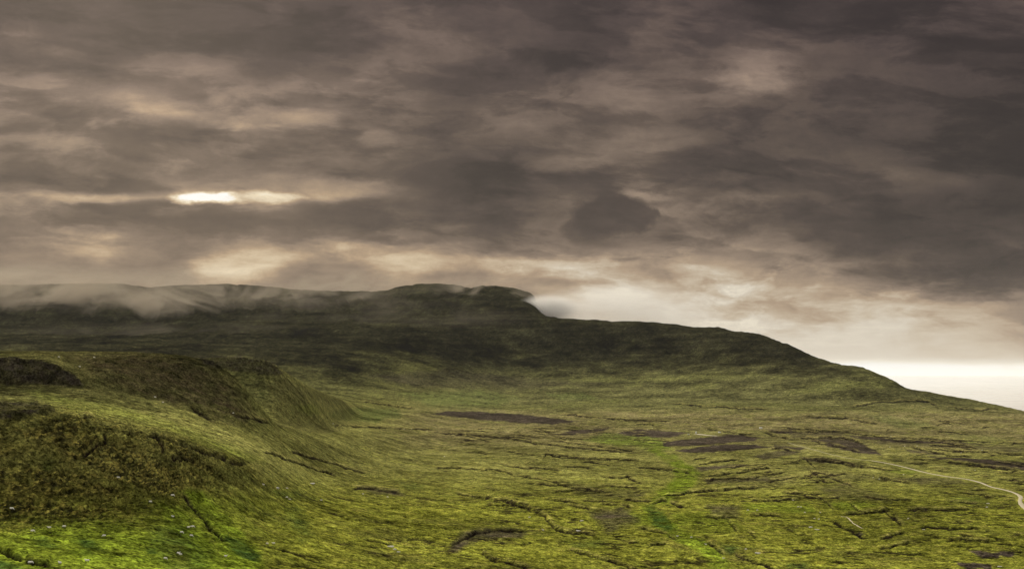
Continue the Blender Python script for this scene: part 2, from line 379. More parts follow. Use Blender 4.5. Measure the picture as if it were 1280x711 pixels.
# ---- outlines and lines on the ground, surveyed in the view
def poly_mask(pts, soft=2.0, wob=2.0, seed=1, wl=14):
    """soft mask (0..1) of the ground inside an outline, with a wobbling edge"""
    p = np.array(pts, float); m = np.zeros(PU.shape, np.float32)
    x0, y0 = p.min(0) - 3 * soft - wob * 2; x1, y1 = p.max(0) + 3 * soft + wob * 2
    s = (PU > x0) & (PU < x1) & (PV > y0) & (PV < y1) & VIS
    if not s.any(): return m
    us_, vs_ = PU[s], PV[s]
    us_ = us_ + wob * 2.2 * fbm(us_, vs_ * 2.2, wl, 4, 0.6, seed); vs_ = vs_ + wob * fbm(us_, vs_ * 2.2, wl, 4, 0.6, seed + 50)
    inside = np.zeros(us_.shape, bool); dist = np.full(us_.shape, 1e9)
    for i in range(len(p)):
        a = p[i]; b = p[(i + 1) % len(p)]
        c = ((a[1] > vs_) != (b[1] > vs_))
        with np.errstate(all='ignore'):
            xi = (b[0] - a[0]) * (vs_ - a[1]) / (b[1] - a[1]) + a[0]
        inside ^= c & (us_ < xi)
        d = b - a; t = np.clip(((us_ - a[0]) * d[0] + (vs_ - a[1]) * d[1]) / (d @ d + 1e-9), 0, 1)
        dist = np.minimum(dist, np.hypot((us_ - a[0] - t * d[0]) * 0.5, vs_ - a[1] - t * d[1]))
    sd_ = np.where(inside, dist, -dist)
    m[s] = sstep(-soft, soft, sd_)
    return m


def line_dist(pts, reach, wob=1.0, seed=1):
    """signed distance across a line (positive beyond it) and the fade towards its ends"""
    p = np.array(pts, float)
    x0, y0 = p.min(0) - reach; x1, y1 = p.max(0) + reach
    s = (PU > x0) & (PU < x1) & (PV > y0) & (PV < y1) & VIS
    us_, vs_ = PU[s], PV[s]
    vs_ = vs_ + 1.7 * wob * fbm(us_, vs_ * 2.5, 13, 5, 0.7, seed); us_ = us_ + 1.5 * wob * fbm(us_, vs_ * 2.5, 9, 4, 0.7, seed + 31)
    best = np.full(us_.shape, 1e9); sg = np.ones(us_.shape); end = np.ones(us_.shape)
    L_ = np.hypot(*np.diff(p, axis=0).T); tot = L_.sum(); acc = 0
    for i in range(len(p) - 1):
        a, b = p[i], p[i + 1]; d = b - a
        t = np.clip(((us_ - a[0]) * d[0] + (vs_ - a[1]) * d[1]) / (d @ d + 1e-9), 0, 1)
        ex = us_ - a[0] - t * d[0]; ey = vs_ - a[1] - t * d[1]
        dd_ = np.hypot(ex * 0.8, ey); nb = dd_ < best
        pos = (acc + t * L_[i]) / tot
        best = np.where(nb, dd_, best); sg = np.where(nb, np.where(ey < 0, 1.0, -1.0), sg)
        end = np.where(nb, np.minimum(pos, 1 - pos) * tot, end); acc += L_[i]
    return s, best, sg, sstep(-1, 7, end) * sstep(-0.75, -0.1, fbm(us_, vs_, 12, 2, 0.5, seed + 77))


# banks cut in the peat, ditches and old turf dykes: (width px, height m, points)
BANKS = [
    (1.0, 1.8, [(551, 541.6), (613, 545.7), (662, 552), (711, 559), (781, 565)]),
    (1.1, 1.8, [(678, 575), (682, 568), (719, 571.5), (768, 575), (803, 575.5)]),
    (1.2, 1.6, [(795, 584), (826, 586.6), (865, 591)]), (0.8, 1.2, [(690, 551), (740, 557), (800, 566)]),
    (0.9, 1.1, [(541, 584), (580, 586), (617, 587), (654, 595), (682, 600), (711, 609), (752, 614)]),
    (1.1, 1.2, [(756, 596), (785, 597), (805, 606)]),
    (1.7, 1.5, [(614, 626.5), (633, 626), (637.5, 629), (651.5, 633), (667, 637.5), (679.6, 644.5), (686, 651.5), (690.5, 658.5), (701.5, 663), (715.5, 666), (729.6, 665.6), (746.8, 668.7)]),
    (1.5, 1.3, [(603, 625), (609, 623.4), (618.7, 619.5)]), (1.0, 1.0, [(647, 619.5), (672, 618.4)]), (1.3, 1.2, [(606, 631), (621, 632)]),
    (1.1, 1.2, [(682.7, 618.7), (696.8, 614), (720, 612.5), (737, 613), (764, 615.6)]),
    (1.2, 1.2, [(681, 625), (700, 625.8), (715.5, 627.8), (731, 629.7)]),
    (1.7, 1.3, [(598, 688), (609, 697), (620, 702), (636, 703), (654.6, 710), (670, 716)]),
    (1.3, 1.2, [(709, 687.4), (731, 693.7), (750, 699), (765.5, 702), (782.7, 709), (800, 716)]),
    (2.0, 1.2, [(564, 682), (580, 674), (596, 666), (620, 663), (658, 663.6)]),
    (1.4, 1.2, [(816, 629.7), (828, 625), (848.7, 632.8), (858, 631)]),
    (1.3, 1.7, [(829, 620), (848.7, 618.7), (864, 615), (889, 613), (920.5, 611), (951.7, 610)]),
    (1.3, 1.0, [(878, 645), (895.5, 648), (905, 647), (916, 658), (923.6, 667)]), (1.4, 1.0, [(931.5, 661), (945.5, 672)]),
    (1.4, 1.0, [(783, 680), (800, 678)]), (1.4, 1.0, [(809.7, 685), (817.5, 681), (839, 680.4)]),
    (1.3, 1.0, [(797, 657.8), (814, 662.5), (831.5, 667), (847, 677)]), (1.5, 1.1, [(881.5, 676.5), (893, 684), (905, 695)]),
    (1.8, 1.2, [(916, 690), (930, 700), (960, 709), (975, 716)]), (1.6, 0.9, [(855, 704), (864, 706)]), (1.4, 0.8, [(839, 701), (849, 703)]),
    (1.1, 1.5, [(869, 583), (883, 580), (907, 576), (921, 575), (932.5, 577.5)]),
    (1.1, 1.5, [(882, 596), (910, 593), (944, 589), (965, 584)]), (1.0, 1.3, [(879, 602), (904, 599), (939.5, 598), (960, 594), (984, 590)]),
    (1.0, 2.0, [(949, 539), (956, 541), (975, 546.6), (989, 548.7), (1016, 547.4), (1051, 546.7), (1065.5, 550), (1081, 554.5)]),
    (0.8, 1.8, [(882, 536.7), (899, 538), (918, 541.6), (944, 543)]), (0.9, 2.0, [(958, 540), (985, 540)]),
    (0.9, 1.8, [(1009, 549.5), (1023, 553), (1044, 556.6), (1058.5, 560), (1077, 566)]),
    (0.8, 1.8, [(960, 541), (1016, 540), (1058.5, 540.4), (1081, 543), (1115, 546.7), (1140, 548), (1184, 550), (1240, 553)]),
    (0.9, 1.3, [(990, 578), (1006, 579)]), (0.9, 1.3, [(1016, 575.5), (1040, 577), (1058, 581), (1077, 584.7)]),
    (1.1, 1.4, [(1009, 592), (1030, 593), (1044, 599), (1067, 607)]), (0.8, 1.0, [(1009, 601), (1039, 601.6)]),
    (0.9, 1.1, [(1072.5, 592), (1100, 596.6), (1140, 604)]), (1.1, 1.6, [(1102, 573.4), (1122, 576), (1145, 580), (1166, 577.5)]),
    (0.9, 1.4, [(960, 561), (977, 561), (1000, 566)]), (0.9, 1.6, [(1159, 556), (1184, 557.6), (1220, 560)]),
    (1.0, 1.6, [(1139, 559), (1167.5, 564.6), (1191, 569.5), (1217, 570)]), (0.8, 1.5, [(1190, 563), (1249, 566), (1290, 571)]),
    (1.3, 1.6, [(1181.6, 577), (1212.5, 581), (1240.6, 584), (1276, 589)]), (1.5, 1.2, [(1160.5, 586.4), (1187, 590)]), (1.5, 1.2, [(1218, 595.6), (1239, 597)]),
    (1.5, 1.2, [(1246, 598), (1290, 603)]), (1.1, 1.1, [(1210, 610), (1235, 614.5)]), (1.4, 1.0, [(1098, 640), (1114, 638)]),
    (1.6, 1.1, [(1131, 638), (1187, 637.5), (1215.5, 636)]), (1.5, 0.9, [(1114, 640.6), (1122, 651.5), (1131, 658.5)]),
    (2.0, 1.3, [(1148, 658.5), (1178, 660), (1225, 661.7)]), (1.5, 1.0, [(1098, 675), (1119, 669), (1133, 665)]),
    (1.4, 1.0, [(1098, 686.7), (1125, 681), (1139, 676.5)]), (1.6, 1.0, [(1181, 676), (1200, 675), (1240.5, 677)]),
    (1.8, 1.2, [(1256, 684), (1280, 692)]), (1.4, 1.2, [(988, 617), (1002.5, 618.7), (1016.5, 623.4)]),
    (1.0, 1.0, [(935, 626.5), (970, 626), (1001, 624)]), (1.2, 1.0, [(935, 643.7), (979, 644.5)]), (2.0, 1.0, [(980.6, 662.5), (994.6, 663)]),
    (2.2, 1.0, [(1037, 650), (1058.7, 661), (1073, 668.7), (1085, 675)]), (1.3, 1.0, [(1051, 643.7), (1073, 641.4), (1113, 638)]),
    (1.0, 2.0, [(1060, 509), (1082, 506), (1105, 502.5), (1131, 501), (1159, 502), (1173, 509)]), (0.7, 2.0, [(1180, 508), (1220, 512), (1250, 511)]),
    (0.8, 2.0, [(700, 517), (760, 524), (840, 527)]), (0.7, 2.0, [(840, 505), (900, 509), (960, 512)]), (0.8, 2.0, [(1000, 520), (1060, 523), (1100, 530)]),
    (1.2, 1.2, [(326, 563), (362, 576), (384, 583), (422, 594)]), (1.0, 1.2, [(362, 564), (422, 581), (466, 593)]),
    (1.6, 1.1, [(439, 610), (468.6, 611), (500, 617)]), (0.8, 1.4, [(415, 531), (460, 534), (540, 537)]), (0.8, 2.0, [(450, 501), (490, 507), (520, 511)]),
    (3.2, 1.8, [(-10, 682), (21, 698), (42, 704.5), (64, 707)]),
    (2.0, 1.4, [(226, 616), (236, 630), (247, 643), (262, 661), (285, 680)]),
    (2.6, 2.4, [(184, 543), (196, 547), (229, 557), (266, 569), (285, 575)]), (2.2, 1.8, [(282, 576), (299, 580), (308, 579)]),
    (3.2, 2.4, [(131, 538), (131, 552), (118, 561), (102, 571)]), (2.4, 2.0, [(82, 530), (92, 535), (100, 541)]), (2.4, 2.0, [(155, 541), (168, 544)]),
    (2.6, 2.0, [(196, 547), (205, 561), (200, 568)]), (1.6, 1.6, [(100, 520), (120, 524)]), (2.2, 2.0, [(210, 572), (250, 577)]),
    (1.8, 1.6, [(235, 508), (255, 520), (270, 527)]), (1.6, 1.4, [(290, 520), (318, 524), (338, 530)]),
]
HEATHER = [
    ([(1100, 548), (1180, 552), (1240, 556), (1180, 555), (1100, 551)], 0.8, 0.8), ([(1150, 570), (1220, 573), (1290, 579), (1290, 584), (1200, 577)], 1.0, 0.8),
    ([(1060, 544), (1110, 547), (1108, 550), (1062, 547)], 0.8, 0.7), ([(1000, 571), (1050, 574), (1070, 580), (1010, 577)], 1.2, 0.6),
    ([(870, 585), (930, 579), (935, 583), (875, 590)], 1.2, 0.6), ([(880, 600), (960, 596), (965, 601), (885, 606)], 1.5, 0.5), ([(690, 556), (760, 562), (800, 567), (740, 562)], 1.0, 0.5),
    ([(970, 556), (1005, 559), (1000, 563), (965, 560)], 1.0, 0.7), ([(1130, 561), (1165, 564), (1180, 569), (1140, 566)], 1.0, 0.6),
    ([(828, 553), (881, 546), (922, 543), (951, 547), (943, 551), (861, 557), (832, 558)], 1.0, 0.9),
    ([(844.6, 563), (893.7, 557), (943, 555), (966, 559), (922, 563), (857, 566.5)], 1.0, 1.0),
    ([(1012, 549), (1049, 547), (1082, 555), (1105, 569), (1065.6, 565), (1025, 553)], 1.0, 0.75),
    ([(770, 541), (800, 536), (861, 540), (835, 547), (800, 545)], 1.0, 0.85), ([(939, 569), (984, 561), (1004, 565), (955, 575)], 1.5, 0.6),
    ([(1190, 572), (1290, 582), (1290, 590), (1229, 582)], 1.5, 0.8), ([(1142, 596), (1170, 597), (1152, 606)], 1.5, 0.5),
    ([(541, 517), (560, 513.5), (600, 514), (650, 517), (700, 524), (725, 527), (690, 530), (640, 528), (580, 522)], 0.9, 1.0),
    ([(686, 543), (727, 537), (762, 534.6), (752, 539), (703, 544)], 0.9, 0.85), ([(884, 631), (922, 633), (926, 649), (895, 647)], 3, 0.5),
    ([(955, 538), (985, 537), (1000, 541), (975, 543)], 1.0, 0.7), ([(985, 541), (1050, 541), (1060, 546), (990, 547.5)], 1.0, 0.4),
    ([(1085, 548), (1160, 552), (1280, 560), (1280, 566), (1180, 560), (1100, 554)], 3, 0.45),
    ([(1018, 609), (1060, 603), (1112, 620), (1112, 628), (1040, 622)], 4, 0.35), ([(900, 600), (985, 592), (1000, 604), (920, 612)], 4, 0.3),
    ([(1208, 686), (1230, 697), (1267, 694), (1266, 689), (1240, 691)], 1.5, 1.0), ([(1194, 701.5), (1209, 711), (1240, 711), (1237, 705), (1209, 704)], 1.5, 1.0),
    ([(575, 668), (600, 662), (658, 663), (655, 671), (600, 675), (570, 690), (560, 688)], 3, 0.6), ([(735, 640), (780, 632), (800, 650), (760, 664)], 5, 0.55),
    ([(700, 600), (760, 612), (810, 612), (800, 625), (740, 625)], 5, 0.35), ([(1072, 664), (1082, 668), (1076, 672), (1066, 667)], 1.5, 0.7),
    ([(460, 470), (560, 462), (640, 470), (760, 480), (640, 486), (520, 484)], 4, 0.35), ([(440, 606), (500, 612), (505, 620), (470, 618)], 2, 0.5),
    ([(1110, 596), (1200, 598), (1210, 604), (1130, 603)], 2, 0.4), ([(1000, 583), (1060, 590), (1120, 600), (1040, 600)], 3, 0.3),
]
DOME = [([(180, 443), (230, 450), (262, 462), (285, 480), (300, 500), (325, 524), (300, 530), (270, 527), (245, 513), (200, 498), (165, 488), (125, 470), (90, 446)], 9, 1.0)]
CRAG = [
    ([(-20, 448), (50, 449), (75, 458), (95, 470), (105, 483), (60, 481), (-20, 481)], 1.5, 1.0),
    ([(-20, 503), (45, 505), (62, 510), (72, 518), (40, 521), (-20, 525)], 2.5, 0.9),
    ([(245, 447), (300, 446), (340, 452), (354, 466), (340, 470), (290, 463), (262, 458)], 1.5, 0.8),
    ([(345, 462), (360, 474), (385, 487), (420, 501), (405, 503), (370, 492), (345, 478)], 6, 0.2),
]
LUSH = [
    ([(826, 640), (850, 658), (898, 688), (918, 716), (892, 716), (876, 692), (832, 668)], 3, 0.75), ([(858, 586), (876, 590), (870, 604), (852, 618), (838, 618), (850, 600)], 2, 0.8),
    ([(820, 560), (845, 570), (873, 590), (868, 600), (850, 612), (835, 630), (815, 630), (822, 615), (846, 597), (840, 583), (800, 556)], 3, 0.9),
    ([(730, 549), (760, 541), (820, 545), (840, 562), (800, 560), (760, 556)], 3, 0.8), ([(800, 630), (815, 632), (842, 663), (828, 665), (806, 648)], 3, 0.6),
    ([(229, 614), (254, 616), (286, 649), (319, 682), (335, 716), (282, 716), (266, 665), (241, 641)], 4, 0.9),
    ([(196, 628), (222, 634), (255, 660), (285, 716), (240, 716), (232, 680), (206, 655)], 4, 0.8),
    ([(-20, 668), (60, 656), (140, 650), (200, 668), (220, 716), (-20, 716)], 8, 0.6), ([(85, 682), (115, 686), (110, 700), (88, 698)], 4, 0.9),
    ([(1030, 630), (1075, 625), (1100, 632), (1060, 640)], 3, 0.6), ([(930, 630), (1010, 628), (1020, 640), (935, 641)], 3, 0.6),
    ([(1180, 540), (1240, 545), (1280, 556), (1200, 556)], 4, 0.3), ([(1080, 518), (1130, 522), (1180, 536), (1120, 534)], 4, 0.5),
    ([(500, 492), (600, 488), (650, 497), (620, 508), (540, 508)], 4, 0.6), ([(680, 492), (730, 491), (752, 500), (700, 499)], 2, 0.6),
    ([(365, 507), (390, 506), (405, 516), (385, 519)], 3, 0.7), ([(840, 640), (905, 640), (930, 662), (880, 668), (845, 655)], 5, 0.4),
    ([(785, 640), (812, 640), (820, 655), (795, 655)], 4, 0.5), ([(1120, 582), (1155, 590), (1140, 594), (1105, 588)], 2, 0.3),
    ([(40, 490), (140, 505), (260, 545), (330, 575), (300, 575), (200, 535), (60, 505)], 6, 0.3),
]
DARKGREEN = [
    ([(408, 516), (440, 509), (490, 511), (503, 519), (470, 528), (420, 525)], 3, 0.7),
    ([(806, 630), (818, 630), (845, 661), (832, 664), (815, 652)], 2.5, 0.9), ([(280, 672), (300, 673), (327, 695), (322, 703), (300, 695), (285, 682)], 2.5, 0.9),
    ([(183, 683), (197, 684), (196, 692), (184, 692)], 2, 0.95), ([(95, 668), (118, 672), (130, 688), (105, 690)], 5, 0.7), ([(38, 672), (60, 672), (75, 684), (50, 684)], 4, 0.7),
    ([(355, 632), (375, 632), (392, 672), (378, 680), (362, 650)], 5, 0.6), ([(195, 655), (225, 655), (262, 690), (262, 716), (210, 716), (185, 675)], 8, 0.55),  # the second outline is a dark olive shadow painted into the ground colour
    ([(250, 588), (310, 586), (320, 602), (280, 606)], 6, 0.25), ([(705, 676), (750, 672), (760, 682), (715, 688)], 4, 0.5), ([(900, 680), (925, 683), (915, 695), (900, 690)], 3, 0.6),
    ([(985, 703), (1010, 702), (1012, 712), (980, 714)], 3, 0.7), ([(330, 612), (370, 612), (400, 626), (350, 622)], 4, 0.5), ([(1180, 620), (1225, 620), (1235, 630), (1190, 628)], 4, 0.5),
    ([(1110, 570), (1160, 583), (1180, 587), (1120, 586)], 2, 0.2), ([(495, 600), (520, 604), (530, 612), (505, 610)], 3, 0.5), ([(52, 577), (66, 577), (64, 592), (54, 590)], 3, 0.6),
    ([(-20, 690), (20, 705), (40, 716), (-20, 716)], 4, 0.8),
]
SHAPES = {}
for nm, lst in (('heather', HEATHER), ('dome', DOME), ('crag', CRAG), ('lush', LUSH), ('darkgreen', DARKGREEN)):
    m = np.zeros(PU.shape, np.float32)
    for i, (pts, soft, k) in enumerate(lst): m = np.maximum(m, k * poly_mask(pts, soft, 1.6 + 0.6 * soft, 3 + i))
    SHAPES[nm] = m
TRACK = [(985, 553), (1010, 560), (1040, 568), (1065, 573), (1090, 575.5), (1115, 580), (1140, 586), (1160, 591), (1185, 595.5), (1210, 599), (1226, 603), (1240, 608.5), (1258, 612.5), (1270, 616.5), (1276, 621), (1275, 626), (1279, 633), (1290, 641), (1320, 655)]
s, d, sg, e = line_dist(TRACK, 14, 0)
ROADM = np.zeros(PU.shape, np.float32); ROADM[s] = sstep(7, 3, d)
s, d, sg, e = line_dist([(870, 541.5), (884, 543), (897, 544.5)], 10, 0)
ROADM[s] = np.maximum(ROADM[s], sstep(6, 2.5, d))

rough = poly_mask([(-60, 528), (90, 520), (150, 535), (200, 548), (300, 583), (290, 606), (250, 612), (190, 632), (150, 648), (90, 655), (-60, 658)], 22, 22, 90)
near = sstep(470, 640, PV)
front_left = sstep(420, 250, PU) * sstep(600, 640, PV)
dome = SHAPES['dome']

# ---- relief (noise coordinates lean with height, so that steep faces are not streaked)
XS = X + 0.55 * GZ; YS = Y + 1.5 * GZ
n200 = fbm(XS, YS, 260, 4, 0.5, 11); n60 = fbm(XS, YS, 70, 4, 0.5, 12); n12 = fbm(XS, YS, 13, 3, 0.55, 13); n5 = fbm(XS, YS, 4.5, 3, 0.6, 14)
far = sstep(1200, 3500, Y)
dzz = n60 * (0.9 + 5.0 * far) * (1 - ROADM) + n12 * (0.55 + 1.2 * sstep(600, 2500, Y)) * (1 - 0.9 * ROADM) + n5 * 0.28 * (1 - ROADM) * sstep(1600, 700, Y)
plain = (KI <= 9) & (PU > 380)
dzz += np.where(plain, n200 * 1.5, 0)
hills = sstep(470, 440, PV) * (Y > 2400)
ridg = 1 - np.abs(fbm(XS, YS * 0.6, 520, 5, 0.55, 21)) * 2
gul = 1 - 2 * np.abs(fbm(XS + GZ * 0.5, YS * 0.12, 170, 4, 0.55, 27)); SEGQ = np.concatenate([np.arange(n) / n for n in SEG_ROWS] + [[1.0]])[:, None] * np.ones((1, NC)); bell = 4 * SEGQ * (1 - SEGQ)
dzz -= hills * bell * ((KI == 15) * 7 + (KI == 16) * 14) * sstep(0.4, 1.0, gul)
dzz += hills * ((ridg - 0.6) * 9 * sstep(355, 400, PV) + fbm(XS, YS, 150, 4, 0.55, 24) * 7 * sstep(357, 372, PV))
# slumped ledges on the near slope
zz_ = GZ + n60 * 1.2 + fbm(XS * 0.25, YS, 11, 5, 0.62, 31) * 3.0
q = 1.15; fr = zz_ / q - np.floor(zz_ / q); face1 = sstep(0.30, 0.42, fr) * sstep(0.72, 0.60, fr); lip1 = sstep(0.62, 0.72, fr) * sstep(1.0, 0.85, fr); dzz += rough * q * (sstep(0.35, 0.65, fr) - fr) * 1.5
zz2 = GZ + fbm(XS * 0.3, YS, 6, 4, 0.62, 36) * 2.0
fr = zz2 / 0.9 - np.floor(zz2 / 0.9); face2 = sstep(0.30, 0.42, fr) * sstep(0.72, 0.60, fr); dzz += np.maximum(rough, 0.08 * (Y < 900)) * 0.9 * (sstep(0.35, 0.65, fr) - fr) * 1.6
dzz += rough * fbm(XS * 0.6, YS, 5, 4, 0.65, 33) * 0.35
tus = 0.55 - 1.9 * np.abs(fbm(XS, YS, 4.2, 3, 0.6, 34)); tusw = sstep(1000, 480, Y); dzz += (1 - ROADM) * 0.42 * tus * tusw
# heather dome and crags
dzz += dome * (fbm(XS, YS, 14, 4, 0.6, 41) * 2.4 + fbm(XS, YS, 5, 3, 0.6, 42) * 0.9)
cr = SHAPES['crag']
strata = GZ + fbm(XS, YS, 30, 3, 0.5, 44) * 3
fr = strata / 3.4 - np.floor(strata / 3.4)
dzz += cr * ((sstep(0.15, 0.5, fr) - fr) * 3.0 + fbm(XS * 0.7, YS, 9, 4, 0.6, 43) * 2.0 + fbm(XS * 1.0, YS * 0.2, 6, 3, 0.5, 48) * 1.0)
# peat banks
PEAT = np.zeros(PU.shape, np.float32); LIP = np.zeros(PU.shape, np.float32)
_r = random.Random(12)
for _ in range(170):                                    # the finer ditches and field edges of the right-hand plain
    u0 = _r.uniform(560, 1290); v0 = 527 + 110 * _r.random() ** 1.5
    if (u0 < 760 and v0 < 535) or (800 < u0 < 968 and v0 < 570) or (780 < u0 < 860 and v0 > 560) or (980 < u0 < 1100 and v0 < 570): continue
    ln = _r.uniform(14, 62) * (1.2 if u0 > 900 else 0.9); sl = 0.07 + _r.gauss(0, 0.06) - (0.16 if 860 < u0 < 960 and 560 < v0 < 625 else 0)
    if _r.random() < 0.12: sl += _r.choice((0.7, -0.5)); ln *= 0.35
    n_ = 4; bow = _r.uniform(-2.0, 2.0)
    BANKS.append((_r.uniform(0.45, 0.85) * (1 + (v0 - 527) / 160), _r.uniform(0.5, 1.1), [(u0 + ln * q_ / n_, v0 + ln * sl * q_ / n_ + bow * math.sin(math.pi * q_ / n_)) for q_ in range(n_ + 1)]))
for i, (w, hh, pts) in enumerate(BANKS):
    s, d, sg, e = line_dist(pts, w * 5 + 12, 1.3 + 0.4 * w, 200 + i)
    sd_ = d * sg
    wv = w * (0.40 + 0.72 * sstep(-0.5, 0.6, fbm(XS[s], YS[s], 14, 3, 0.6, 300 + i)))
    g = np.exp(-(d / wv) ** 2)
    prof = -0.5 * hh * g * np.where(sg < 0, 1, 1) + 0.55 * hh * sstep(0.0, w, sd_) * sstep(w * 5 + 4, w * 1.2, sd_)
    dzz[s] += (prof * e).astype(np.float32) * (1 - ROADM[s])
    LIP[s] = np.maximum(LIP[s], (1.0 if w < 1.8 else 0.0) * (e * sstep(w * 0.8, w * 1.3, sd_) * sstep(w * 3.0, w * 1.6, sd_)).astype(np.float32))
    PEAT[s] = np.maximum(PEAT[s], (g * e * sstep(-w * 1.4, -w * 0.3, sd_)).astype(np.float32))
PEAT *= (1 - ROADM) * (0.85 + 0.4 * sstep(-0.3, 0.3, fbm(XS, YS, 7, 3, 0.6, 87)))
# wandering peat hags and tussock edges between the surveyed banks
hw = fbm(XS, YS, 60, 3, 0.5, 92)
hag = np.zeros(PU.shape, np.float32)
for sd_i, wl_, th in ((81, 46, 0.035), (83, 24, 0.05), (85, 90, 0.022)):
    f_ = fbm(XS * 0.45, YS, wl_, 5, 0.62, sd_i)
    gate = sstep(0.0, 0.1, fbm(XS, YS, wl_ * 2.2, 3, 0.5, sd_i + 9) - 0.02) * sstep(-0.12, 0.04, fbm(XS, YS, wl_ * 0.5, 3, 0.6, sd_i + 19))
    hag = np.maximum(hag, gate * sstep(th * 2.0, th * 0.4, np.abs(f_)))
hag *= (PV > 520) * (1 - ROADM) * sstep(330, 450, PU + (PV - 600)) * (0.45 + 0.55 * sstep(560, 620, PV)) * sstep(4000, 1200, Y)
dzz -= hag * 0.5
PEAT = np.maximum(PEAT, hag * 0.8)
GZ = GZ + dzz
GY2 = GY

# ---- ground cover colour (albedo, with some light and cloud shade painted in)
def C(r, g, b): return np.array([r, g, b], np.float32)
def blend(col, m, c): return col + (c - col) * np.clip(m, 0, 1)[..., None]
p150 = fbm(XS, YS, 150, 5, 0.55, 61); p40 = fbm(XS, YS, 42, 5, 0.6, 62); p10 = fbm(XS, YS, 11, 4, 0.6, 63); p3 = fbm(XS, YS, 3.2, 3, 0.6, 64)
p400 = fbm(XS, YS, 420, 5, 0.55, 65)
grassN = C(0.158, 0.172, 0.024); grassM = C(0.198, 0.200, 0.062); brown = C(0.168, 0.142, 0.074); footc = C(0.128, 0.130, 0.048)
moor = C(0.021, 0.021, 0.010); lush = C(0.122, 0.168, 0.015); heath = C(0.052, 0.043, 0.031); peat = C(0.014, 0.010, 0.007)  # moor: dark heather, lowered further to stand in for cloud shadow on the hills
dgreen = C(0.030, 0.058, 0.012); straw = C(0.23, 0.20, 0.045); rock = C(0.036, 0.031, 0.022); olive = C(0.060, 0.062, 0.014)
col = np.zeros(PU.shape + (3,), np.float32) + grassN
col = blend(col, sstep(640, 570, PV + p40 * 20) * 0.85, grassM)
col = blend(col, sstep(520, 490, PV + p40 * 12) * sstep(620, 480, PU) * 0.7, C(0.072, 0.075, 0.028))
br = sstep(575, 545, PV + p40 * 16) * sstep(500, 520, PV + p150 * 10) * sstep(420, 560, PU)
col = blend(col, br * (0.62 + p40), brown)
col = blend(col, sstep(522, 506, PV + p150 * 8) * sstep(480, 600, PU), footc)
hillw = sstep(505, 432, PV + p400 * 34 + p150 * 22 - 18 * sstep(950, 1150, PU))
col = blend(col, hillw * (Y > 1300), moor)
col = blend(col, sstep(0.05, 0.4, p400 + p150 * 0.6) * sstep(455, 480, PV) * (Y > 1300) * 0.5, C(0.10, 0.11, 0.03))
# mottling
col = blend(col, sstep(0.0, 0.4, p40 + 0.5 * p10) * 0.75 * sstep(470, 560, PV), olive)
col = blend(col, sstep(0.05, 0.5, -p40 + 0.5 * p10) * 0.45 * sstep(480, 600, PV), C(0.152, 0.168, 0.018))
col = blend(col, sstep(0.12, 0.55, p10 + 0.3 * p3) * 0.30 * sstep(500, 620, PV), straw)
col = blend(col, front_left * 0.45, C(0.10, 0.14, 0.014))
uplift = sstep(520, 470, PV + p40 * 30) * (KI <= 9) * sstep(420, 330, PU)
col = blend(col, uplift * 0.8, C(0.062, 0.058, 0.020))  # brown plateau heather, darkened further in place of a cloud shadow
col = blend(col, (KI >= 5) * (KI <= 12) * sstep(480, 380, PU) * 0.2, C(0.075, 0.080, 0.024))
col = blend(col, rough * 0.55, C(0.145, 0.140, 0.028))
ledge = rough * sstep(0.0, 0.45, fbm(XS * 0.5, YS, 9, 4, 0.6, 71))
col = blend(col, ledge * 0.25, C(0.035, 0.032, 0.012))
col = blend(col, sstep(0.1, 0.5, fbm(XS, YS, 30, 4, 0.6, 72)) * rough * 0.4, C(0.16, 0.13, 0.03))
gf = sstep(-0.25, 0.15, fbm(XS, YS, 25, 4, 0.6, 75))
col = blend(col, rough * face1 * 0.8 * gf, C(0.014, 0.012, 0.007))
col = blend(col, rough * lip1 * 0.75 * gf, C(0.27, 0.23, 0.05))  # straw ledge tops, with the light on them painted in
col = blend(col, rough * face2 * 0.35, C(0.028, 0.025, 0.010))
rest = (1 - rough) * (KI <= 4) * sstep(0.0, 0.25, fbm(XS, YS, 40, 4, 0.6, 76)) * (1 - ROADM)
col = blend(col, rest * face2 * 0.12, C(0.03, 0.032, 0.008))
fl = sstep(900, 2200, Y)[..., None]
lushf = lush * (1 - fl) + C(0.115, 0.140, 0.042) * fl
m_ = np.clip(SHAPES['lush'] * (0.98 + 0.9 * p40 + 0.8 * p10 + 0.6 * fbm(XS, YS, 90, 3, 0.5, 78)), 0, 1)[..., None]
col = col + (lushf - col) * m_
col = blend(col, SHAPES['darkgreen'] * (0.75 + 0.9 * p10 + 0.5 * p3 + 0.5 * p40), dgreen)
col = blend(col, (KI >= 9) * (KI <= 11) * sstep(325, 350, PU) * sstep(470, 420, PU) * 0.6, C(0.125, 0.122, 0.040))  # spur flank lightened in colour to offset its shading
col = blend(col, SHAPES['heather'] * (1.30 + 0.35 * p10 + 0.3 * p40 + 0.5 * fbm(XS * 0.12, YS * 0.6, 12, 4, 0.6, 79)), heath)
col = blend(col, dome * (0.62 + 0.9 * p10 + 0.5 * p40 + 0.5 * p3), C(0.046, 0.037, 0.019))
col = blend(col, cr * (0.75 + 0.9 * p10 + 0.5 * p3), rock)
hp = fbm(XS, YS * 0.35, 220, 5, 0.6, 97)
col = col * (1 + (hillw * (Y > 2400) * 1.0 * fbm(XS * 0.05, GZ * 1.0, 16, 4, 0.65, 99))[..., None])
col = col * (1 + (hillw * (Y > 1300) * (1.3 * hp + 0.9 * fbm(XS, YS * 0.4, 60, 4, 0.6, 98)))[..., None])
col = blend(col, LIP * 0.45, C(0.24, 0.22, 0.07))  # straw along the bank tops, painted pale as if sunlit
col = blend(col, PEAT * 1.1, peat)
fine = sstep(1500, 600, Y); p3 = p3 * fine
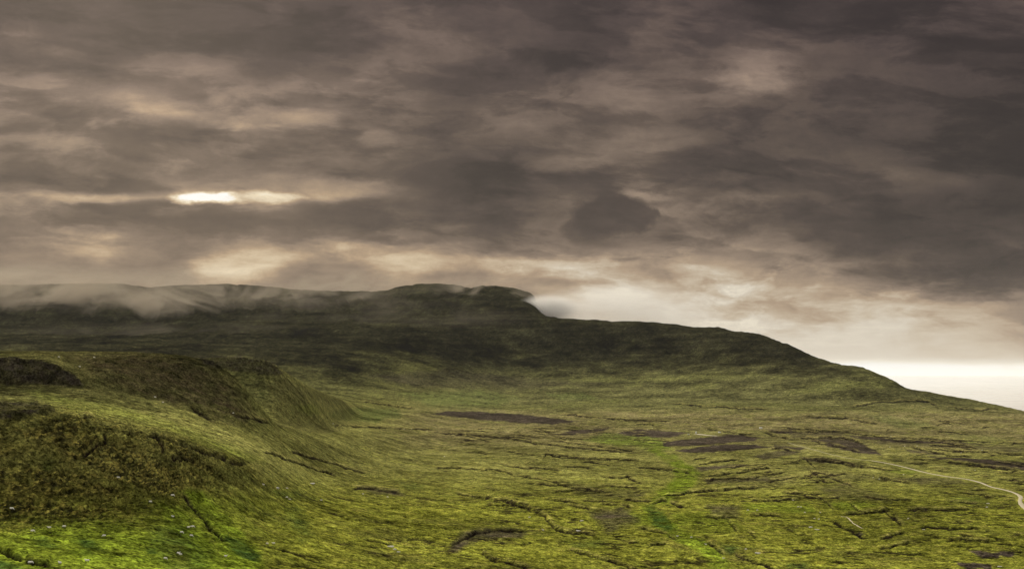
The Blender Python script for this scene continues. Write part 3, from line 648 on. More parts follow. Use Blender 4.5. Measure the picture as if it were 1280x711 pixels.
p1 = fbm(XS, YS, 6.5, 5, 0.7, 66) * fine + fbm(XS, YS, 17, 2, 0.6, 68) * (1 - fine)
col *= (1 + 0.6 * p3 + 0.75 * p10 + 0.45 * p40 + 0.72 * p1 + 0.5 * (tus - 0.2) * tusw + 1.0 * p150)[..., None]  # the broad p150 term paints patches of cloud light and shadow
col = blend(col, sstep(0.22, 0.45, fbm(XS, YS, 9, 5, 0.7, 67) * fine + fbm(XS, YS, 26, 3, 0.6, 69) * (1 - fine)) * 0.42 * sstep(480, 560, PV), C(0.028, 0.032, 0.009))
col = np.clip(col, 0.004, 0.6)


def set_smooth(me): me.polygons.foreach_set('use_smooth', np.ones(len(me.polygons), bool))


def grid_object(name, r0, r1, mat):
    Xs, Ys, Zs = GX[r0:r1], GY[r0:r1], GZ[r0:r1] + CAMZ
    nr = r1 - r0
    me = bpy.data.meshes.new(name)
    co = np.stack([Xs, Ys, Zs], -1).reshape(-1, 3).astype(np.float32)
    i = np.arange(nr - 1)[:, None] * NC + np.arange(NC - 1)[None, :]
    quads = np.stack([i, i + 1, i + NC + 1, i + NC], -1).reshape(-1, 4).astype(np.int32)
    me.vertices.add(len(co)); me.vertices.foreach_set('co', co.ravel())
    me.loops.add(quads.size); me.loops.foreach_set('vertex_index', quads.ravel())
    me.polygons.add(len(quads)); me.polygons.foreach_set('loop_start', np.arange(0, quads.size, 4, dtype=np.int32))
    me.polygons.foreach_set('loop_total', np.full(len(quads), 4, np.int32))
    me.update(calc_edges=True)
    set_smooth(me)
    at = me.attributes.new('cover', 'FLOAT_COLOR', 'POINT')
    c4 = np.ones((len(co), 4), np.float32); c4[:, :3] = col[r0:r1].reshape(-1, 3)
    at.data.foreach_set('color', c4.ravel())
    at = me.attributes.new('rocky', 'FLOAT', 'POINT')
    at.data.foreach_set('value', np.clip(rough * 0.6 + cr + PEAT * 0.5, 0, 1)[r0:r1].ravel().astype(np.float32))
    me.materials.append(mat)
    o = bpy.data.objects.new(name, me); COL.objects.link(o); o['kind'] = 'structure'
    return o


def new_mat(name):
    m = bpy.data.materials.new(name); m.use_nodes = True
    t = NT(m.node_tree)
    b = [n for n in t.n if n.type == 'BSDF_PRINCIPLED'][0]
    return m, t, b


mg, t, b = new_mat('rough moorland grass')
pos = t.node('ShaderNodeNewGeometry').outputs['Position']
cov = t.node('ShaderNodeAttribute', attribute_name='cover').outputs['Color']
roc = t.node('ShaderNodeAttribute', attribute_name='rocky').outputs['Fac']
nA = t.noise(pos, 0.9, 5, 0.7); nB = t.noise(pos, 0.22, 6, 0.68); nC = t.noise(pos, 0.045, 6, 0.66)
k1 = t.mr(nA, 0.34, 0.66, 0.12, 1.88); k2 = t.mr(nB, 0.34, 0.66, 0.28, 1.72); k3 = t.mr(nC, 0.3, 0.7, 0.68, 1.32)
kk = t.m('MULTIPLY', t.m('MULTIPLY', k1, k2), k3)
c1 = t.vm('SCALE', cov, kk)
hue = t.mr(t.noise(t.vm('ADD', pos, (91, 17, 0)), 0.12, 6, 0.7), 0.35, 0.65, 0, 1)
c2 = t.mix(t.m('MULTIPLY', hue, 0.5), c1, t.mix(1.0, c1, (1.18, 1.02, 1.05), 'MULTIPLY'))
tuft = t.mr(t.noise(t.vm('ADD', pos, (3, 71, 0)), 1.6, 3, 0.6), 0.62, 0.74, 0, 1)
c3 = t.mix(t.m('MULTIPLY', tuft, 0.75), c2, t.vm('SCALE', t.mix(1.0, c2, (1.1, 1.0, 0.9), 'MULTIPLY'), 2.3))
t.put(b.inputs['Base Color'], c3)
b.inputs['Roughness'].default_value = 0.95
b.inputs['Specular IOR Level'].default_value = 0.0
bp = t.node('ShaderNodeBump'); bp.inputs['Strength'].default_value = 1.0
hgt = t.m('ADD', t.m('MULTIPLY', nA, t.m('ADD', 0.45, t.m('MULTIPLY', roc, 0.9))), t.m('MULTIPLY', nB, t.m('ADD', 1.3, t.m('MULTIPLY', roc, 2.5))))
t.put(bp.inputs['Height'], hgt); bp.inputs['Distance'].default_value = 1.0
t.l.new(bp.outputs[0], b.inputs['Normal'])

grid_object('moorland', 0, split_row + 1, mg)
grid_object('hills', split_row, NR, mg)

# ---- sea
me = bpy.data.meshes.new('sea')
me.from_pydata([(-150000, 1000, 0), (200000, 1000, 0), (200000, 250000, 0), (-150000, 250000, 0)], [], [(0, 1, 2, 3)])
ms, t, b = new_mat('sea with painted glare')
pos = t.node('ShaderNodeNewGeometry').outputs['Position']
b.inputs['Base Color'].default_value = (0.90, 0.94, 0.98, 1)  # near-white base colour stands in for glare on the water
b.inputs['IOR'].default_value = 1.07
t.put(b.inputs['Roughness'], t.mr(t.noise(t.vm('MULTIPLY', pos, (0.0004, 0.002, 0)), 1.0, 5, 0.6), 0.3, 0.7, 0.03, 0.09))
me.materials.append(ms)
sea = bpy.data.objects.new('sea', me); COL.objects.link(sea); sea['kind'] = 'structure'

# ------------------------------------------------------------------ where things stand
FU, FV = project(GX, GY, GZ)


def ground(u, v):
    """point of the ground seen at (u, v) of the survey"""
    a = (u - 640) / (F * CP - (355.5 - v) * SP)
    j = np.interp(a, aa, np.arange(NC)); j0 = int(j); f = j - j0
    pv = FV[:, j0] * (1 - f) + FV[:, j0 + 1] * f
    ys = GY[:, j0] * (1 - f) + GY[:, j0 + 1] * f; zs = GZ[:, j0] * (1 - f) + GZ[:, j0 + 1] * f
    i = np.nonzero(pv <= v)[0][0]
    g = (pv[i - 1] - v) / max(pv[i - 1] - pv[i], 1e-6)
    y = ys[i - 1] + g * (ys[i] - ys[i - 1])
    return Vector((a * y, y, CAMZ + zs[i - 1] + g * (zs[i] - zs[i - 1])))


def height(x, y):
    a = x / y; j = np.interp(a, aa, np.arange(NC)); j0 = int(j); f = j - j0
    ys = GY[:, j0] * (1 - f) + GY[:, j0 + 1] * f; zs = GZ[:, j0] * (1 - f) + GZ[:, j0 + 1] * f
    return CAMZ + float(np.interp(y, ys, zs))


def mesh_obj(name, verts, faces, mat, parent=None, smooth=False):
    me = bpy.data.meshes.new(name); me.from_pydata(verts, [], faces); me.update()
    if smooth: set_smooth(me)
    me.materials.append(mat)
    o = bpy.data.objects.new(name, me); COL.objects.link(o)
    if parent: o.parent = parent
    return o


mt, t, b = new_mat('pale gravel')
pos = t.node('ShaderNodeNewGeometry').outputs['Position']
t.put(b.inputs['Base Color'], t.mix(t.noise(pos, 0.6, 5, 0.7), (0.22, 0.19, 0.11), (0.55, 0.48, 0.33)))
b.inputs['Roughness'].default_value = 0.95


def strip(name, px, w0, w1, mat, lift=0.22):
    pts = [ground(u, v) for u, v in px]
    P = []
    for i in range(len(pts) - 1):
        p0 = pts[max(i - 1, 0)]; p1 = pts[i]; p2 = pts[i + 1]; p3 = pts[min(i + 2, len(pts) - 1)]
        n = max(2, int((p2 - p1).length / 3))
        for q in range(n):
            s = q / n
            P.append(0.5 * ((2 * p1) + (p2 - p0) * s + (2 * p0 - 5 * p1 + 4 * p2 - p3) * s * s + (3 * p1 - 3 * p2 + p3 - p0) * s ** 3))
    P.append(pts[-1])
    V = []; Fc = []; M = 6
    for i, p in enumerate(P):
        d = (P[min(i + 1, len(P) - 1)] - P[max(i - 1, 0)]); d.z = 0; d.normalize(); nn = Vector((-d.y, d.x, 0))
        w = w0 + (w1 - w0) * i / (len(P) - 1)
        w *= 1 + 0.12 * math.sin(i * 0.37) + 0.08 * math.sin(i * 1.13 + 2)
        for j in range(M + 1):
            r = p + nn * (j / M - 0.5) * w
            V.append((r.x, r.y, height(r.x, r.y) + lift - (0.3 if j in (0, M) else 0)))
    for i in range(len(P) - 1):
        for j in range(M):
            a = i * (M + 1) + j; Fc.append((a, a + 1, a + M + 2, a + M + 1))
    o = mesh_obj(name, V, Fc, mat, smooth=True); o['kind'] = 'structure'
    return o


strip('gravel_track', TRACK[4:], 2.2, 3.8, mt)
strip('gravel_pull_in', [(871, 542.2), (878, 542.9), (886, 543.8), (897, 544.8)], 14, 5, mt)
grass_t, t, b = new_mat('worn track between grass')
b.inputs['Base Color'].default_value = (0.26, 0.24, 0.10, 1); b.inputs['Roughness'].default_value = 0.95
strip('grassy_track', TRACK[:5], 1.6, 2.2, grass_t)
strip('footpath', [(1051, 645), (1056, 645.5), (1060, 647), (1064, 651), (1068, 654.6), (1074, 658), (1079, 660)], 1.0, 0.9, mt, 0.15)

# ------------------------------------------------------------------ air: thin haze over land and sea, and mist on the ridge
def box_obj(name, x0, x1, y0, y1, z0, z1, mat):
    V = [(x, y, z) for z in (z0, z1) for y in (y0, y1) for x in (x0, x1)]
    Fc = [(0, 2, 3, 1), (4, 5, 7, 6), (0, 1, 5, 4), (2, 6, 7, 3), (0, 4, 6, 2), (1, 3, 7, 5)]
    return mesh_obj(name, V, Fc, mat)


def vol_mat(name):
    m = bpy.data.materials.new(name); m.use_nodes = True; t = NT(m.node_tree)
    for n in list(t.n): t.n.remove(n)
    pv = t.node('ShaderNodeVolumePrincipled'); out = t.node('ShaderNodeOutputMaterial')
    t.l.new(pv.outputs[0], out.inputs['Volume'])
    return m, t, pv


HAZE = 5.5e-6
mh, t, pv = vol_mat('thin haze')
pv.inputs['Density'].default_value = HAZE; pv.inputs['Color'].default_value = (0.92, 0.91, 0.88, 1); pv.inputs['Anisotropy'].default_value = 0.1
hz = box_obj('haze', -152000, 202000, -3000, 252000, -15, 1000, mh); hz['kind'] = 'stuff'


def mist(cu, cv, y, hw, hh, depth, dens, tilt, seed, thr=0.47, tone=(0.62, 0.54, 0.44)):
    """a wisp of cloud lying on the ridge; its density thins out in streaks"""
    c = Vector(((cu - 640) / 1234 * y, y, CAMZ + v2t(cv) * y))
    a, b_, cc = hw / 1229 * y, depth, hh / 1229 * y
    n = 24; mm = 12; V = [(0, 0, -1)]; Fc = []
    for i in range(1, mm):
        ph = -math.pi / 2 + math.pi * i / mm
        for j in range(n):
            th = 2 * math.pi * j / n; V.append((math.cos(ph) * math.cos(th), math.cos(ph) * math.sin(th), math.sin(ph)))
    V.append((0, 0, 1))
    for j in range(n):
        Fc.append((0, 1 + (j + 1) % n, 1 + j)); Fc.append((len(V) - 1, 1 + (mm - 2) * n + j, 1 + (mm - 2) * n + (j + 1) % n))
        for i in range(mm - 2):
            p = 1 + i * n; Fc.append((p + j, p + (j + 1) % n, p + n + (j + 1) % n, p + n + j))
    m, t, pv = vol_mat('mist wisp')
    ob = t.node('ShaderNodeTexCoord').outputs['Object']
    d = t.vm('LENGTH', ob)
    pn = t.vm('MULTIPLY', ob, (a / 260, b_ / 400, cc / 110))
    x, yy, z = t.sep(pn)
    pn = t.xyz(t.m('ADD', x, seed * 7.3), yy, t.m('SUBTRACT', z, t.m('MULTIPLY', x, tilt)))
    nz = t.noise(pn, 1.0, 5, 0.62, 0.6)
    dn = t.m('MULTIPLY', t.mr(nz, thr, thr + 0.22, 0, 1, True), t.mr(d, 1.0, 0.25, 0, 1, True))
    t.put(pv.inputs['Density'], t.m('MULTIPLY', dn, dens)); pv.inputs['Color'].default_value = (*tone, 1)
    o = mesh_obj('mist', V, Fc, m); o.location = c; o.scale = (a, b_, cc); o['kind'] = 'stuff'
    return o


mist(20, 352, 5500, 130, 26, 260, 0.0040, 0.6, 10, 0.42)
mist(215, 352, 5500, 90, 28, 260, 0.0036, 0.8, 11, 0.42)
mist(430, 355, 5600, 120, 24, 260, 0.0034, 0.6, 12, 0.42)
mist(40, 374, 4900, 230, 54, 330, 0.0056, 0.5, 1, 0.36)
mist(205, 382, 4700, 125, 60, 300, 0.0055, -1.2, 2, 0.43)
mist(350, 368, 5000, 190, 36, 300, 0.0034, 0.4, 3, 0.45)
mist(610, 372, 5050, 120, 32, 260, 0.0040, 0.3, 4, 0.42)
mist(775, 392, 4950, 135, 46, 260, 0.0042, 0.4, 5, 0.26, (0.97, 0.95, 0.92))
mist(686, 386, 4850, 46, 21, 150, 0.0200, 0.3, 9, 0.18, (0.97, 0.95, 0.92))
mist(250, 386, 4750, 420, 44, 220, 0.0009, 0.2, 8, 0.34)
mist(210, 428, 4000, 300, 30, 300, 0.0010, 0.2, 6, 0.40)
mist(480, 400, 4350, 220, 26, 250, 0.0007, 0.2, 7, 0.40)

# ------------------------------------------------------------------ vehicles
def plain_mat(name, c, rough=0.6, **kw):
    m, t, b = new_mat(name); b.inputs['Base Color'].default_value = (*c, 1); b.inputs['Roughness'].default_value = rough
    for k, v in kw.items(): b.inputs[k].default_value = v
    return m


m_white = plain_mat('white vehicle paint', (0.85, 0.85, 0.82), 0.35)
m_glass = plain_mat('dark vehicle glass', (0.02, 0.025, 0.03), 0.08)
m_tyre = plain_mat('rubber', (0.02, 0.02, 0.02), 0.9)
m_rim = plain_mat('wheel rim metal', (0.45, 0.45, 0.45), 0.35, Metallic=0.8)
m_lamp = plain_mat('lamp lens', (0.8, 0.8, 0.75), 0.15)
m_red = plain_mat('tail lamp lens', (0.45, 0.02, 0.02), 0.2)
RNG = random.Random(5)


def loft(profile, half, inset=0.1):
    """side outline (x, z) widened to a body with drawn-in shoulders"""
    zs = [p[1] for p in profile]; z0, z1 = min(zs), max(zs)
    V = []; n = len(profile)
    for side in (-1, 1):
        for lay, f in ((0, 1.0), (1, 0.9)):
            for x, z in profile:
                w = half * (1 - inset * ((z - z0) / (z1 - z0)) ** 2)
                if lay == 1:
                    cx = 0; cz = (z0 + z1) / 2
                    V.append((x * 0.985, side * w, cz + (z - cz) * 0.96))
                else:
                    V.append((x, side * w * 0.93, z))
    Fc = []
    for i in range(n):
        j = (i + 1) % n
        Fc.append((i, j, 2 * n + j, 2 * n + i))
        Fc.append((i, n + i, n + j, j)); Fc.append((2 * n + i, 2 * n + j, 3 * n + j, 3 * n + i))
    Fc.append(tuple(range(n, 2 * n))); Fc.append(tuple(reversed(range(3 * n, 4 * n))))
    return V, Fc


def slab(pts, thick):
    """thin solid from a quad outline"""
    p = [Vector(q) for q in pts]; nn = (p[1] - p[0]).cross(p[2] - p[0]).normalized() * thick
    V = [tuple(q - nn) for q in p] + [tuple(q + nn) for q in p]; n = len(p)
    return V, [tuple(range(n))[::-1], tuple(range(n, 2 * n))] + [(i, (i + 1) % n, n + (i + 1) % n, n + i) for i in range(n)]


def disc(cx, cy, cz, r, w, n=16):
    V = []
    for y in (-w / 2, w / 2):
        for k in range(n): V.append((cx + r * math.cos(2 * math.pi * k / n), cy + y, cz + r * math.sin(2 * math.pi * k / n)))
    return V, [tuple(range(n))[::-1], tuple(range(n, 2 * n))] + [(k, (k + 1) % n, n + (k + 1) % n, n + k) for k in range(n)]


def vehicle(name, label, cat, u, v, rot, prof, half, screen, side_windows, rear, wheels, r):
    root = bpy.data.objects.new(name, None); COL.objects.link(root)
    p = ground(u, v); root.location = p; root.rotation_euler = (0, 0, rot)
    root['label'] = label; root['category'] = cat
    mesh_obj('body', *loft(prof, half), m_white, root)
    mesh_obj('windscreen', *slab(screen, 0.012), m_glass, root)
    mesh_obj('rear_window', *slab(rear, 0.012), m_glass, root)
    for x0, x1, z0, z1 in side_windows:
        for sd_ in (-1, 1):
            yv = sd_ * (half * 0.965 + 0.012)
            mesh_obj('side_window', *slab([(x0, yv, z0), (x1, yv, z0), (x1 - 0.08, yv, z1), (x0 + 0.04, yv, z1)], 0.012), m_glass, root)
    xf = max(q[0] for q in prof); xr = min(q[0] for q in prof)
    for sd_ in (-1, 1):
        mesh_obj('headlight', *slab([(xf + 0.01, sd_ * half * 0.55, 0.62), (xf + 0.01, sd_ * half * 0.85, 0.62), (xf + 0.01, sd_ * half * 0.85, 0.80), (xf + 0.01, sd_ * half * 0.55, 0.80)], 0.015), m_lamp, root)
        mesh_obj('tail_light', *slab([(xr - 0.01, sd_ * half * 0.72, 0.7), (xr - 0.01, sd_ * half * 0.85, 0.7), (xr - 0.01, sd_ * half * 0.85, 1.0), (xr - 0.01, sd_ * half * 0.72, 1.0)], 0.015), m_red, root)
        for x in wheels:
            w = mesh_obj('wheel', *disc(x, sd_ * (half - 0.09), r, r, 0.21), m_tyre, root)
            mesh_obj('rim', *disc(x, sd_ * (half + 0.018), r, r * 0.6, 0.012), m_rim, w)
    return root


camper = [(-2.9, 0.35), (2.7, 0.35), (2.85, 0.55), (2.8, 0.95), (2.1, 1.15), (1.75, 1.85), (2.3, 2.1), (2.25, 2.65), (1.9, 2.85), (-2.75, 2.85), (-2.9, 2.7)]
van = [(-2.3, 0.32), (2.3, 0.32), (2.42, 0.5), (2.38, 0.9), (1.75, 1.12), (1.15, 1.85), (0.9, 1.97), (-2.15, 1.98), (-2.3, 1.8)]
car = [(-1.95, 0.3), (1.95, 0.3), (2.05, 0.5), (1.95, 0.78), (1.05, 0.92), (0.35, 1.4), (-0.9, 1.47), (-1.75, 1.05), (-2.0, 0.85)]


def scr(x0, z0, x1, z1, h): return [(x0, -h, z0), (x0, h, z0), (x1, h * 0.9, z1), (x1, -h * 0.9, z1)]


vehicle('camper_van', 'white camper van parked side-on on the brown moor right of the pull-in', 'camper van', 951.3, 535.6, 0.1, camper, 1.1,
        scr(2.13, 1.2, 1.81, 1.8, 0.95), [(1.2, 1.9, 1.25, 1.8), (-0.6, 0.5, 1.5, 2.1), (-2.4, -1.4, 1.5, 2.1)], scr(-2.92, 1.5, -2.92, 2.2, 0.6), (-1.7, 1.9), 0.34)
vehicle('van', 'white high-roofed van seen end-on at the left end of the gravel pull-in', 'van', 870.2, 541.4, 1.45, camper, 1.1,
        scr(2.13, 1.2, 1.81, 1.8, 0.95), [(1.2, 1.9, 1.25, 1.8)], scr(-2.92, 1.5, -2.92, 2.2, 0.6), (-1.7, 1.9), 0.34)
vehicle('van', 'small low white van past the right end of the gravel pull-in', 'van', 899.6, 540.8, 0.35, van, 0.95,
        scr(1.69, 1.2, 1.2, 1.8, 0.78), [(0.5, 1.2, 1.15, 1.7)], scr(-2.32, 1.2, -2.32, 1.75, 0.6), (-1.5, 1.5), 0.32)
vehicle('car', 'pale low car left of the end-on white van by the pull-in', 'car', 860.4, 542.9, 2.7, car, 0.86,
        scr(1.02, 0.96, 0.42, 1.36, 0.66), [(-0.1, 0.7, 0.95, 1.3), (-1.0, -0.2, 0.98, 1.36)], scr(-1.72, 1.09, -0.98, 1.44, 0.6), (-1.25, 1.3), 0.31)

# ------------------------------------------------------------------ sheep
m_wool, t, b = new_mat('wool and pale face')
pos = t.node('ShaderNodeTexCoord').outputs['Object']
t.put(b.inputs['Base Color'], t.mix(t.noise(pos, 9, 4, 0.6), (0.68, 0.64, 0.55), (0.90, 0.88, 0.82))); b.inputs['Roughness'].default_value = 0.95
m_leg = plain_mat('dark sheep leg', (0.10, 0.09, 0.08), 0.9)


def ring_tube(rings, n=10):
    """rings: (centre, axis-angle dir vectors right/up scaled) -> one closed tube"""
    V = []; Fc = []
    for c, rt, up in rings:
        for k in range(n):
            a = 2 * math.pi * k / n; q = c + rt * math.cos(a) + up * math.sin(a); V.append(tuple(q))
    for i in range(len(rings) - 1):
        for k in range(n):
            Fc.append((i * n + k, i * n + (k + 1) % n, (i + 1) * n + (k + 1) % n, (i + 1) * n + k))
    Fc.append(tuple(range(n))[::-1]); Fc.append(tuple(range((len(rings) - 1) * n, len(rings) * n)))
    return V, Fc


def sheep_mesh(grazing):
    Y_ = Vector((0, 1, 0)); Z_ = Vector((0, 0, 1)); X_ = Vector((1, 0, 0)); rg = random.Random(3 + grazing)
    body = [(-0.62, 0.62, 0.05, 0.06), (-0.58, 0.62, 0.17, 0.18), (-0.42, 0.63, 0.25, 0.26), (-0.15, 0.61, 0.28, 0.28), (0.15, 0.61, 0.27, 0.27), (0.38, 0.64, 0.22, 0.25)]
    rings = [(Vector((x, 0, z)), Y_ * w, Z_ * h) for x, z, w, h in body]
    if grazing: nk = [(0.52, 0.60, 0.15, 0.17), (0.64, 0.46, 0.105, 0.12), (0.72, 0.30, 0.08, 0.095), (0.79, 0.17, 0.062, 0.07), (0.84, 0.08, 0.038, 0.04)]
    else: nk = [(0.50, 0.74, 0.15, 0.17), (0.57, 0.88, 0.10, 0.11), (0.66, 0.96, 0.085, 0.10), (0.80, 0.92, 0.06, 0.07), (0.88, 0.88, 0.038, 0.04)]
    dirs = Vector((0.6, 0, -0.8)) if grazing else Vector((0.8, 0, 0.5))
    for x, z, w, h in nk:
        upv = Vector((dirs.z * -1, 0, dirs.x)) if grazing else Z_.lerp(X_ * -1, 0.25)
        rings.append((Vector((x, 0, z)), Y_ * w, upv.normalized() * h))
    V, Fc = ring_tube(rings, 12)
    V = [tuple(Vector(q) + Vector((rg.uniform(-1, 1), rg.uniform(-1, 1), rg.uniform(-1, 1))) * 0.012) for q in V]
    mats = [0] * len(Fc)
    for lx, ly in ((0.33, 0.13), (0.33, -0.13), (-0.40, 0.13), (-0.40, -0.13)):
        kx = 0.03 if lx > 0 else -0.05
        r2 = [(Vector((lx, ly, 0.5)), X_ * 0.085, Y_ * -0.07), (Vector((lx + kx, ly, 0.27)), X_ * 0.042, Y_ * -0.036), (Vector((lx - kx * 0.3, ly, 0.05)), X_ * 0.03, Y_ * -0.027), (Vector((lx, ly, -0.03)), X_ * 0.04, Y_ * -0.032)]
        v2, f2 = ring_tube(r2, 7); o = len(V); V += v2; Fc += [tuple(i + o for i in f) for f in f2]; mats += [1] * len(f2)
    hx, hz = (0.66, 0.44) if grazing else (0.62, 0.99)
    for sy in (-1, 1):
        e = [(Vector((hx, sy * 0.08, hz)), X_ * 0.025, Z_ * 0.035), (Vector((hx - 0.02, sy * 0.15, hz + 0.01)), X_ * 0.03, Z_ * 0.03), (Vector((hx - 0.03, sy * 0.2, hz - 0.01)), X_ * 0.008, Z_ * 0.01)]
        v2, f2 = ring_tube(e, 6); o = len(V); V += v2; Fc += [tuple(i + o for i in f) for f in f2]; mats += [0] * len(f2)
    me = bpy.data.meshes.new('sheep'); me.from_pydata(V, [], Fc); me.update(); set_smooth(me)
    me.materials.append(m_wool); me.materials.append(m_leg)
    for p, m in zip(me.polygons, mats): p.material_index = m
    return me


SHEEP_ME = [sheep_mesh(1), sheep_mesh(0)]
SHEEP = [
    # grass gully slope, lower left
    (240.7, 659.5, 'upper right one of four sheep clustered on the bright green gully slope, lower left'),
    (235.8, 660.2, 'upper left one of four sheep clustered on the bright green gully slope, lower left'),
    (227.0, 666.5, 'leftmost and lone one beside the trio on the bright green gully slope'),
    (239.0, 670.6, 'largest and lowest of four sheep clustered on the green gully slope, lower left'),
    (188.0, 628.3, 'sheep at the foot of the crumbling ledges, left of the green gully head'),
    (216.0, 646.8, 'small sheep on dark olive grass between the ledges and the cluster of four sheep'),
    (215.6, 620.2, 'sheep on the crumbling ledges just above the green gully head'),
    (282.0, 696.3, 'white sheep alone on the brightest green strip at the bottom of the gully'),
    (223.0, 692.8, 'left one of a close pair beside a dark green hollow, bottom left'),
    (225.4, 694.3, 'right one of a close pair beside a dark green hollow, bottom left'),
    (206.7, 699.2, 'sheep lying just below and left of the pair by the dark hollow'),
    # far left
    (14.4, 637.0, 'white sheep high on the dark crumbling slope at the left edge of the view'),
    (61.6, 660.8, 'largest white sheep of three in a row along the foot of the left slope'),
    (80.0, 659.4, 'right end sheep of three in a row along the foot of the left slope'),
    (40.6, 665.0, 'left end sheep of three in a row along the foot of the left slope'),
    (130.0, 671.0, 'sheep on green grass above two dark green patches, lower left'),
    (147.6, 597.8, 'lone sheep in the middle of the crumbling ledged slope'),
    (38.0, 705.0, 'sheep beside the curved dark ditch in the bottom left corner'),
    (108.7, 702.6, 'right one of two sheep on yellow-green grass at the bottom left'),
    (74.7, 705.2, 'left one of two sheep on yellow-green grass at the bottom left'),
    # right of the gully
    (329.4, 606.8, 'white sheep on dark grass under the end of the ledged crest'),
    (358.9, 611.0, 'sheep on dark tussocks right of the end of the ledged crest'),
    (358.6, 622.3, 'sheep among pale stones on the dark tussock slope, left of centre'),
    (401.7, 625.8, 'sheep on a dark green patch at the right end of the tussock slope'),
    (341.9, 680.2, 'bigger, right one of a pair on the rough slope right of the green gully'),
    (334.0, 680.4, 'smaller, left one of a pair on the rough slope right of the green gully'),
    (453.8, 618.0, 'left one of two sheep under the short brown bank, left of centre'),
    (484.5, 621.5, 'right one of two sheep under the short brown bank, left of centre'),
    # upper left
    (117.6, 447.3, 'tiny sheep on the dark plateau right of the upper crag'),
    (99.7, 459.0, 'tiny sheep just below the plateau edge, right of the upper crag'),
    (73.5, 447.0, 'tiny sheep on the rim directly above the upper crag'),
    (194.0, 497.2, 'left one of a pair on the lower edge of the dark heather dome'),
    (203.7, 503.6, 'right one of a pair on the lower edge of the dark heather dome'),
    (291.6, 516.8, 'sheep near the right foot of the dark heather dome'),
    # middle of the plain
    (416.4, 529.8, 'tiny sheep by the lower left rim of the round dark green bog'),
    (505.0, 536.4, 'left one of a pair on brown grass below the round green bog'),
    (514.6, 536.2, 'right one of a pair on brown grass below the round green bog'),
    (555.6, 570.6, 'lone sheep on yellow-green grass left of the middle of the plain'),
    (666.4, 516.0, 'sheep just above the long dark heather strip in mid plain'),
    (641.8, 497.2, 'sheep on light green grass at the foot of the dark hill, mid view'),
    (809.6, 537.0, 'lower left one of a pair above the green marsh, left of the pull-in'),
    (815.5, 535.1, 'upper right one of a pair above the green marsh, left of the pull-in'),
    (876.0, 533.3, 'sheep on brown grass just above the end-on white van'),
    (895.5, 519.2, 'left one of a far pair on green grass above the pull-in'),
    (907.0, 518.5, 'right one of a far pair on green grass above the pull-in'),
    (977.0, 517.8, 'far sheep on green grass above and right of the camper van'),
    (661.7, 647.2, 'sheep in yellow grass left of the long winding ditch, bottom centre'),
    (678.8, 663.0, 'sheep in yellow grass enclosed by the winding ditch, bottom centre'),
    # right hand plain
    (1063.8, 529.2, 'sheep on the green flat below the shoulder of the hill, right of centre'),
    (1091.5, 522.0, 'far sheep beside a small dark heather spot on the hill foot, right'),
    (1038.8, 524.8, 'leftmost sheep on the green flat below the shoulder of the hill'),
    (1112.3, 558.8, 'left end sheep of three in a row on brown moor above the track'),
    (1130.9, 557.8, 'middle sheep of three in a row on brown moor above the track'),
    (1146.4, 557.4, 'right end sheep of three in a row on brown moor above the track'),
    (1113.7, 545.8, 'sheep against the long dark turf bank above the row of three sheep'),
    (1091.5, 597.0, 'left one of a pair on olive grass just below the pale track'),
    (1099.0, 599.0, 'right one of a pair on olive grass just below the pale track'),
    (1129.5, 593.4, 'sheep close under the pale gravel track, left of the dark heather spot'),
    (1201.5, 566.1, 'sheep on green grass between two dark banks near the right edge'),
    (1227.6, 562.8, 'sheep on brown grass above the dark banks near the right edge'),
    (1218.8, 587.9, 'sheep on yellow grass above the gravel track near its bend'),
    (1224.0, 524.0, 'rightmost sheep beside a dark bank just below the land edge by the sea'),
    (1156.7, 502.1, 'sheep highest on the slope at the crook of the turf wall'),
    (1150.0, 512.4, 'sheep on the green slope just below the crook of the turf wall'),
    # green flats at lower right
    (1025.4, 641.0, 'large white sheep on the green flat left of the thin footpath'),
    (1006.0, 641.0, 'sheep in the middle of the green flat, left of the largest one there'),
    (997.8, 633.8, 'left one of a close pair on the upper green flat, lower right'),
    (1001.2, 634.2, 'right one of a close pair on the upper green flat, lower right'),
    (1018.0, 648.6, 'left one of a close pair just below the green flat, lower right'),
    (1023.5, 649.4, 'right one of a close pair just below the green flat, lower right'),
    (991.5, 625.5, 'sheep by a thin dark bank above the green flat, lower right'),
    (946.7, 638.0, 'right one of two sheep at the left end of the green flat'),
    (935.0, 638.2, 'left one of two sheep at the left end of the green flat'),
    (846.8, 670.8, 'left one of a pair below the dark green gully of the stream'),
    (864.3, 672.0, 'right one of a pair below the dark green gully of the stream'),
    (882.3, 681.0, 'sheep at the upper end of a short dark diagonal ditch, bottom right of centre'),
    (904.4, 698.6, 'sheep at the lower end of a short dark diagonal ditch, bottom right of centre'),
    (932.2, 687.0, 'sheep on yellow grass right of the short diagonal ditch, bottom'),
    (1135.4, 648.5, 'sheep between the two long parallel dark banks, lower right'),
]
for i, (u, v, lab) in enumerate(SHEEP):
    o = bpy.data.objects.new('sheep', SHEEP_ME[0 if RNG.random() < 0.65 else 1]); COL.objects.link(o)
    p = ground(u, v); o.location = p
    s_ = RNG.uniform(0.88, 1.02)
    o.scale = (s_, s_, s_)
    o.rotation_euler = (0, 0, RNG.choice((0, math.pi)) + RNG.uniform(-0.6, 0.6))
    o['label'] = 'white ' + lab if not lab.startswith('white') and 'white' not in lab.split()[:3] else lab
    o['category'] = 'sheep'; o['group'] = 'sheep grazing over the moor'

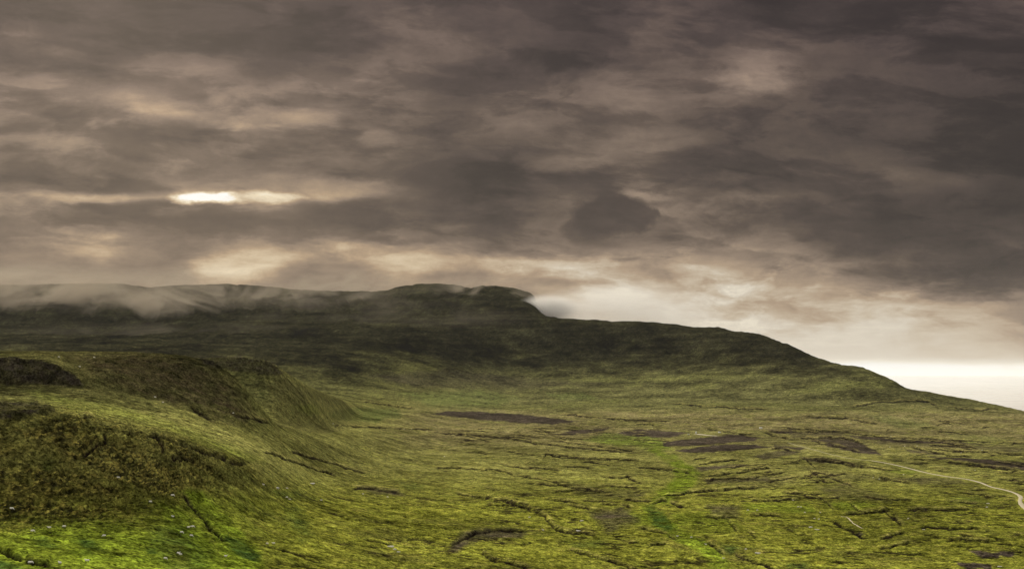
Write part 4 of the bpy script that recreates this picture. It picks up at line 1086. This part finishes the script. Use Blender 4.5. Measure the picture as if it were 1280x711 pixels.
# ------------------------------------------------------------------ pale boulders
m_stone, t, b = new_mat('lichen grey stone')
pos = t.node('ShaderNodeTexCoord').outputs['Object']
t.put(b.inputs['Base Color'], t.mix(t.noise(pos, 2.2, 5, 0.65), (0.30, 0.29, 0.24), (0.62, 0.60, 0.52))); b.inputs['Roughness'].default_value = 0.9


def boulder_mesh(seed):
    import bmesh
    bm = bmesh.new(); bmesh.ops.create_icosphere(bm, subdivisions=3, radius=1)
    co = np.array([q.co for q in bm.verts])
    d = fbm(co[:, 0] + co[:, 2] * 0.7, co[:, 1] - co[:, 2] * 0.4, 1.3, 4, 0.55, seed) * 0.55
    for q, k in zip(bm.verts, d): q.co *= 1 + float(k)
    for _ in range(5):
        rr = random.Random(seed * 9 + _); nrm_ = Vector((rr.uniform(-1, 1), rr.uniform(-1, 1), rr.uniform(-0.2, 1))).normalized(); h_ = rr.uniform(0.6, 0.85)
        for q in bm.verts:
            k = q.co.dot(nrm_) - h_
            if k > 0: q.co -= nrm_ * k
    me = bpy.data.meshes.new('boulder'); bm.to_mesh(me); bm.free(); me.materials.append(m_stone); return me


BM = [boulder_mesh(k) for k in (1, 2, 3)]
for i, (u, v, sx, sz, lab) in enumerate([
    (488.0, 683.0, 1.7, 0.8, 'broad pale boulder, upper left of a curved string of pale stones, bottom centre-left'),
    (493.0, 686.5, 1.1, 0.6, 'pale boulder in the middle of a curved string of stones, bottom centre-left'),
    (498.0, 689.5, 0.9, 0.5, 'small pale boulder ending a curved string of stones, bottom centre-left'),
    (389.6, 604.0, 2.0, 0.6, 'long low pale boulder above the dark tussock slope, left of centre'),
    (346.5, 610.0, 1.2, 0.7, 'rounded grey boulder on dark tussocks between two sheep'),
    (361.5, 623.5, 0.9, 0.4, 'small flat grey boulder touching the sheep on the tussock slope'),
    (1235.0, 629.0, 1.3, 0.7, 'upper pale boulder of two beside the bend of the gravel track'),
    (1233.6, 633.5, 1.0, 0.6, 'lower pale boulder of two beside the bend of the gravel track'),
    (1250.0, 707.7, 1.2, 0.5, 'flat pale boulder in the bottom right corner by dark peat'),
    (1154.5, 661.5, 0.9, 0.4, 'small pale boulder at the left end of a thick dark bank, lower right'),
    (727.0, 650.5, 1.4, 0.6, 'pale boulder on brown tussocks right of the winding ditch'),
    (722.0, 663.0, 1.8, 0.6, 'low yellowish boulder beside the end of the winding ditch'),
    (947.0, 691.0, 1.6, 0.7, 'pale boulder by the dark brook hollow, bottom right of centre'),
    (1013.0, 658.5, 1.5, 0.5, 'upper left boulder of a pale row under the green flat'),
    (1021.0, 661.5, 1.4, 0.5, 'lower right boulder of a pale row under the green flat'),
]):
    o = bpy.data.objects.new('boulder', BM[i % 3]); COL.objects.link(o)
    p = ground(u, v); o.location = p; o.scale = (sx, sx * 0.8, sz); o.rotation_euler = (0, 0, RNG.uniform(-0.5, 0.5))
    o['label'] = lab; o['category'] = 'boulder'; o['group'] = 'pale boulders on the moor'
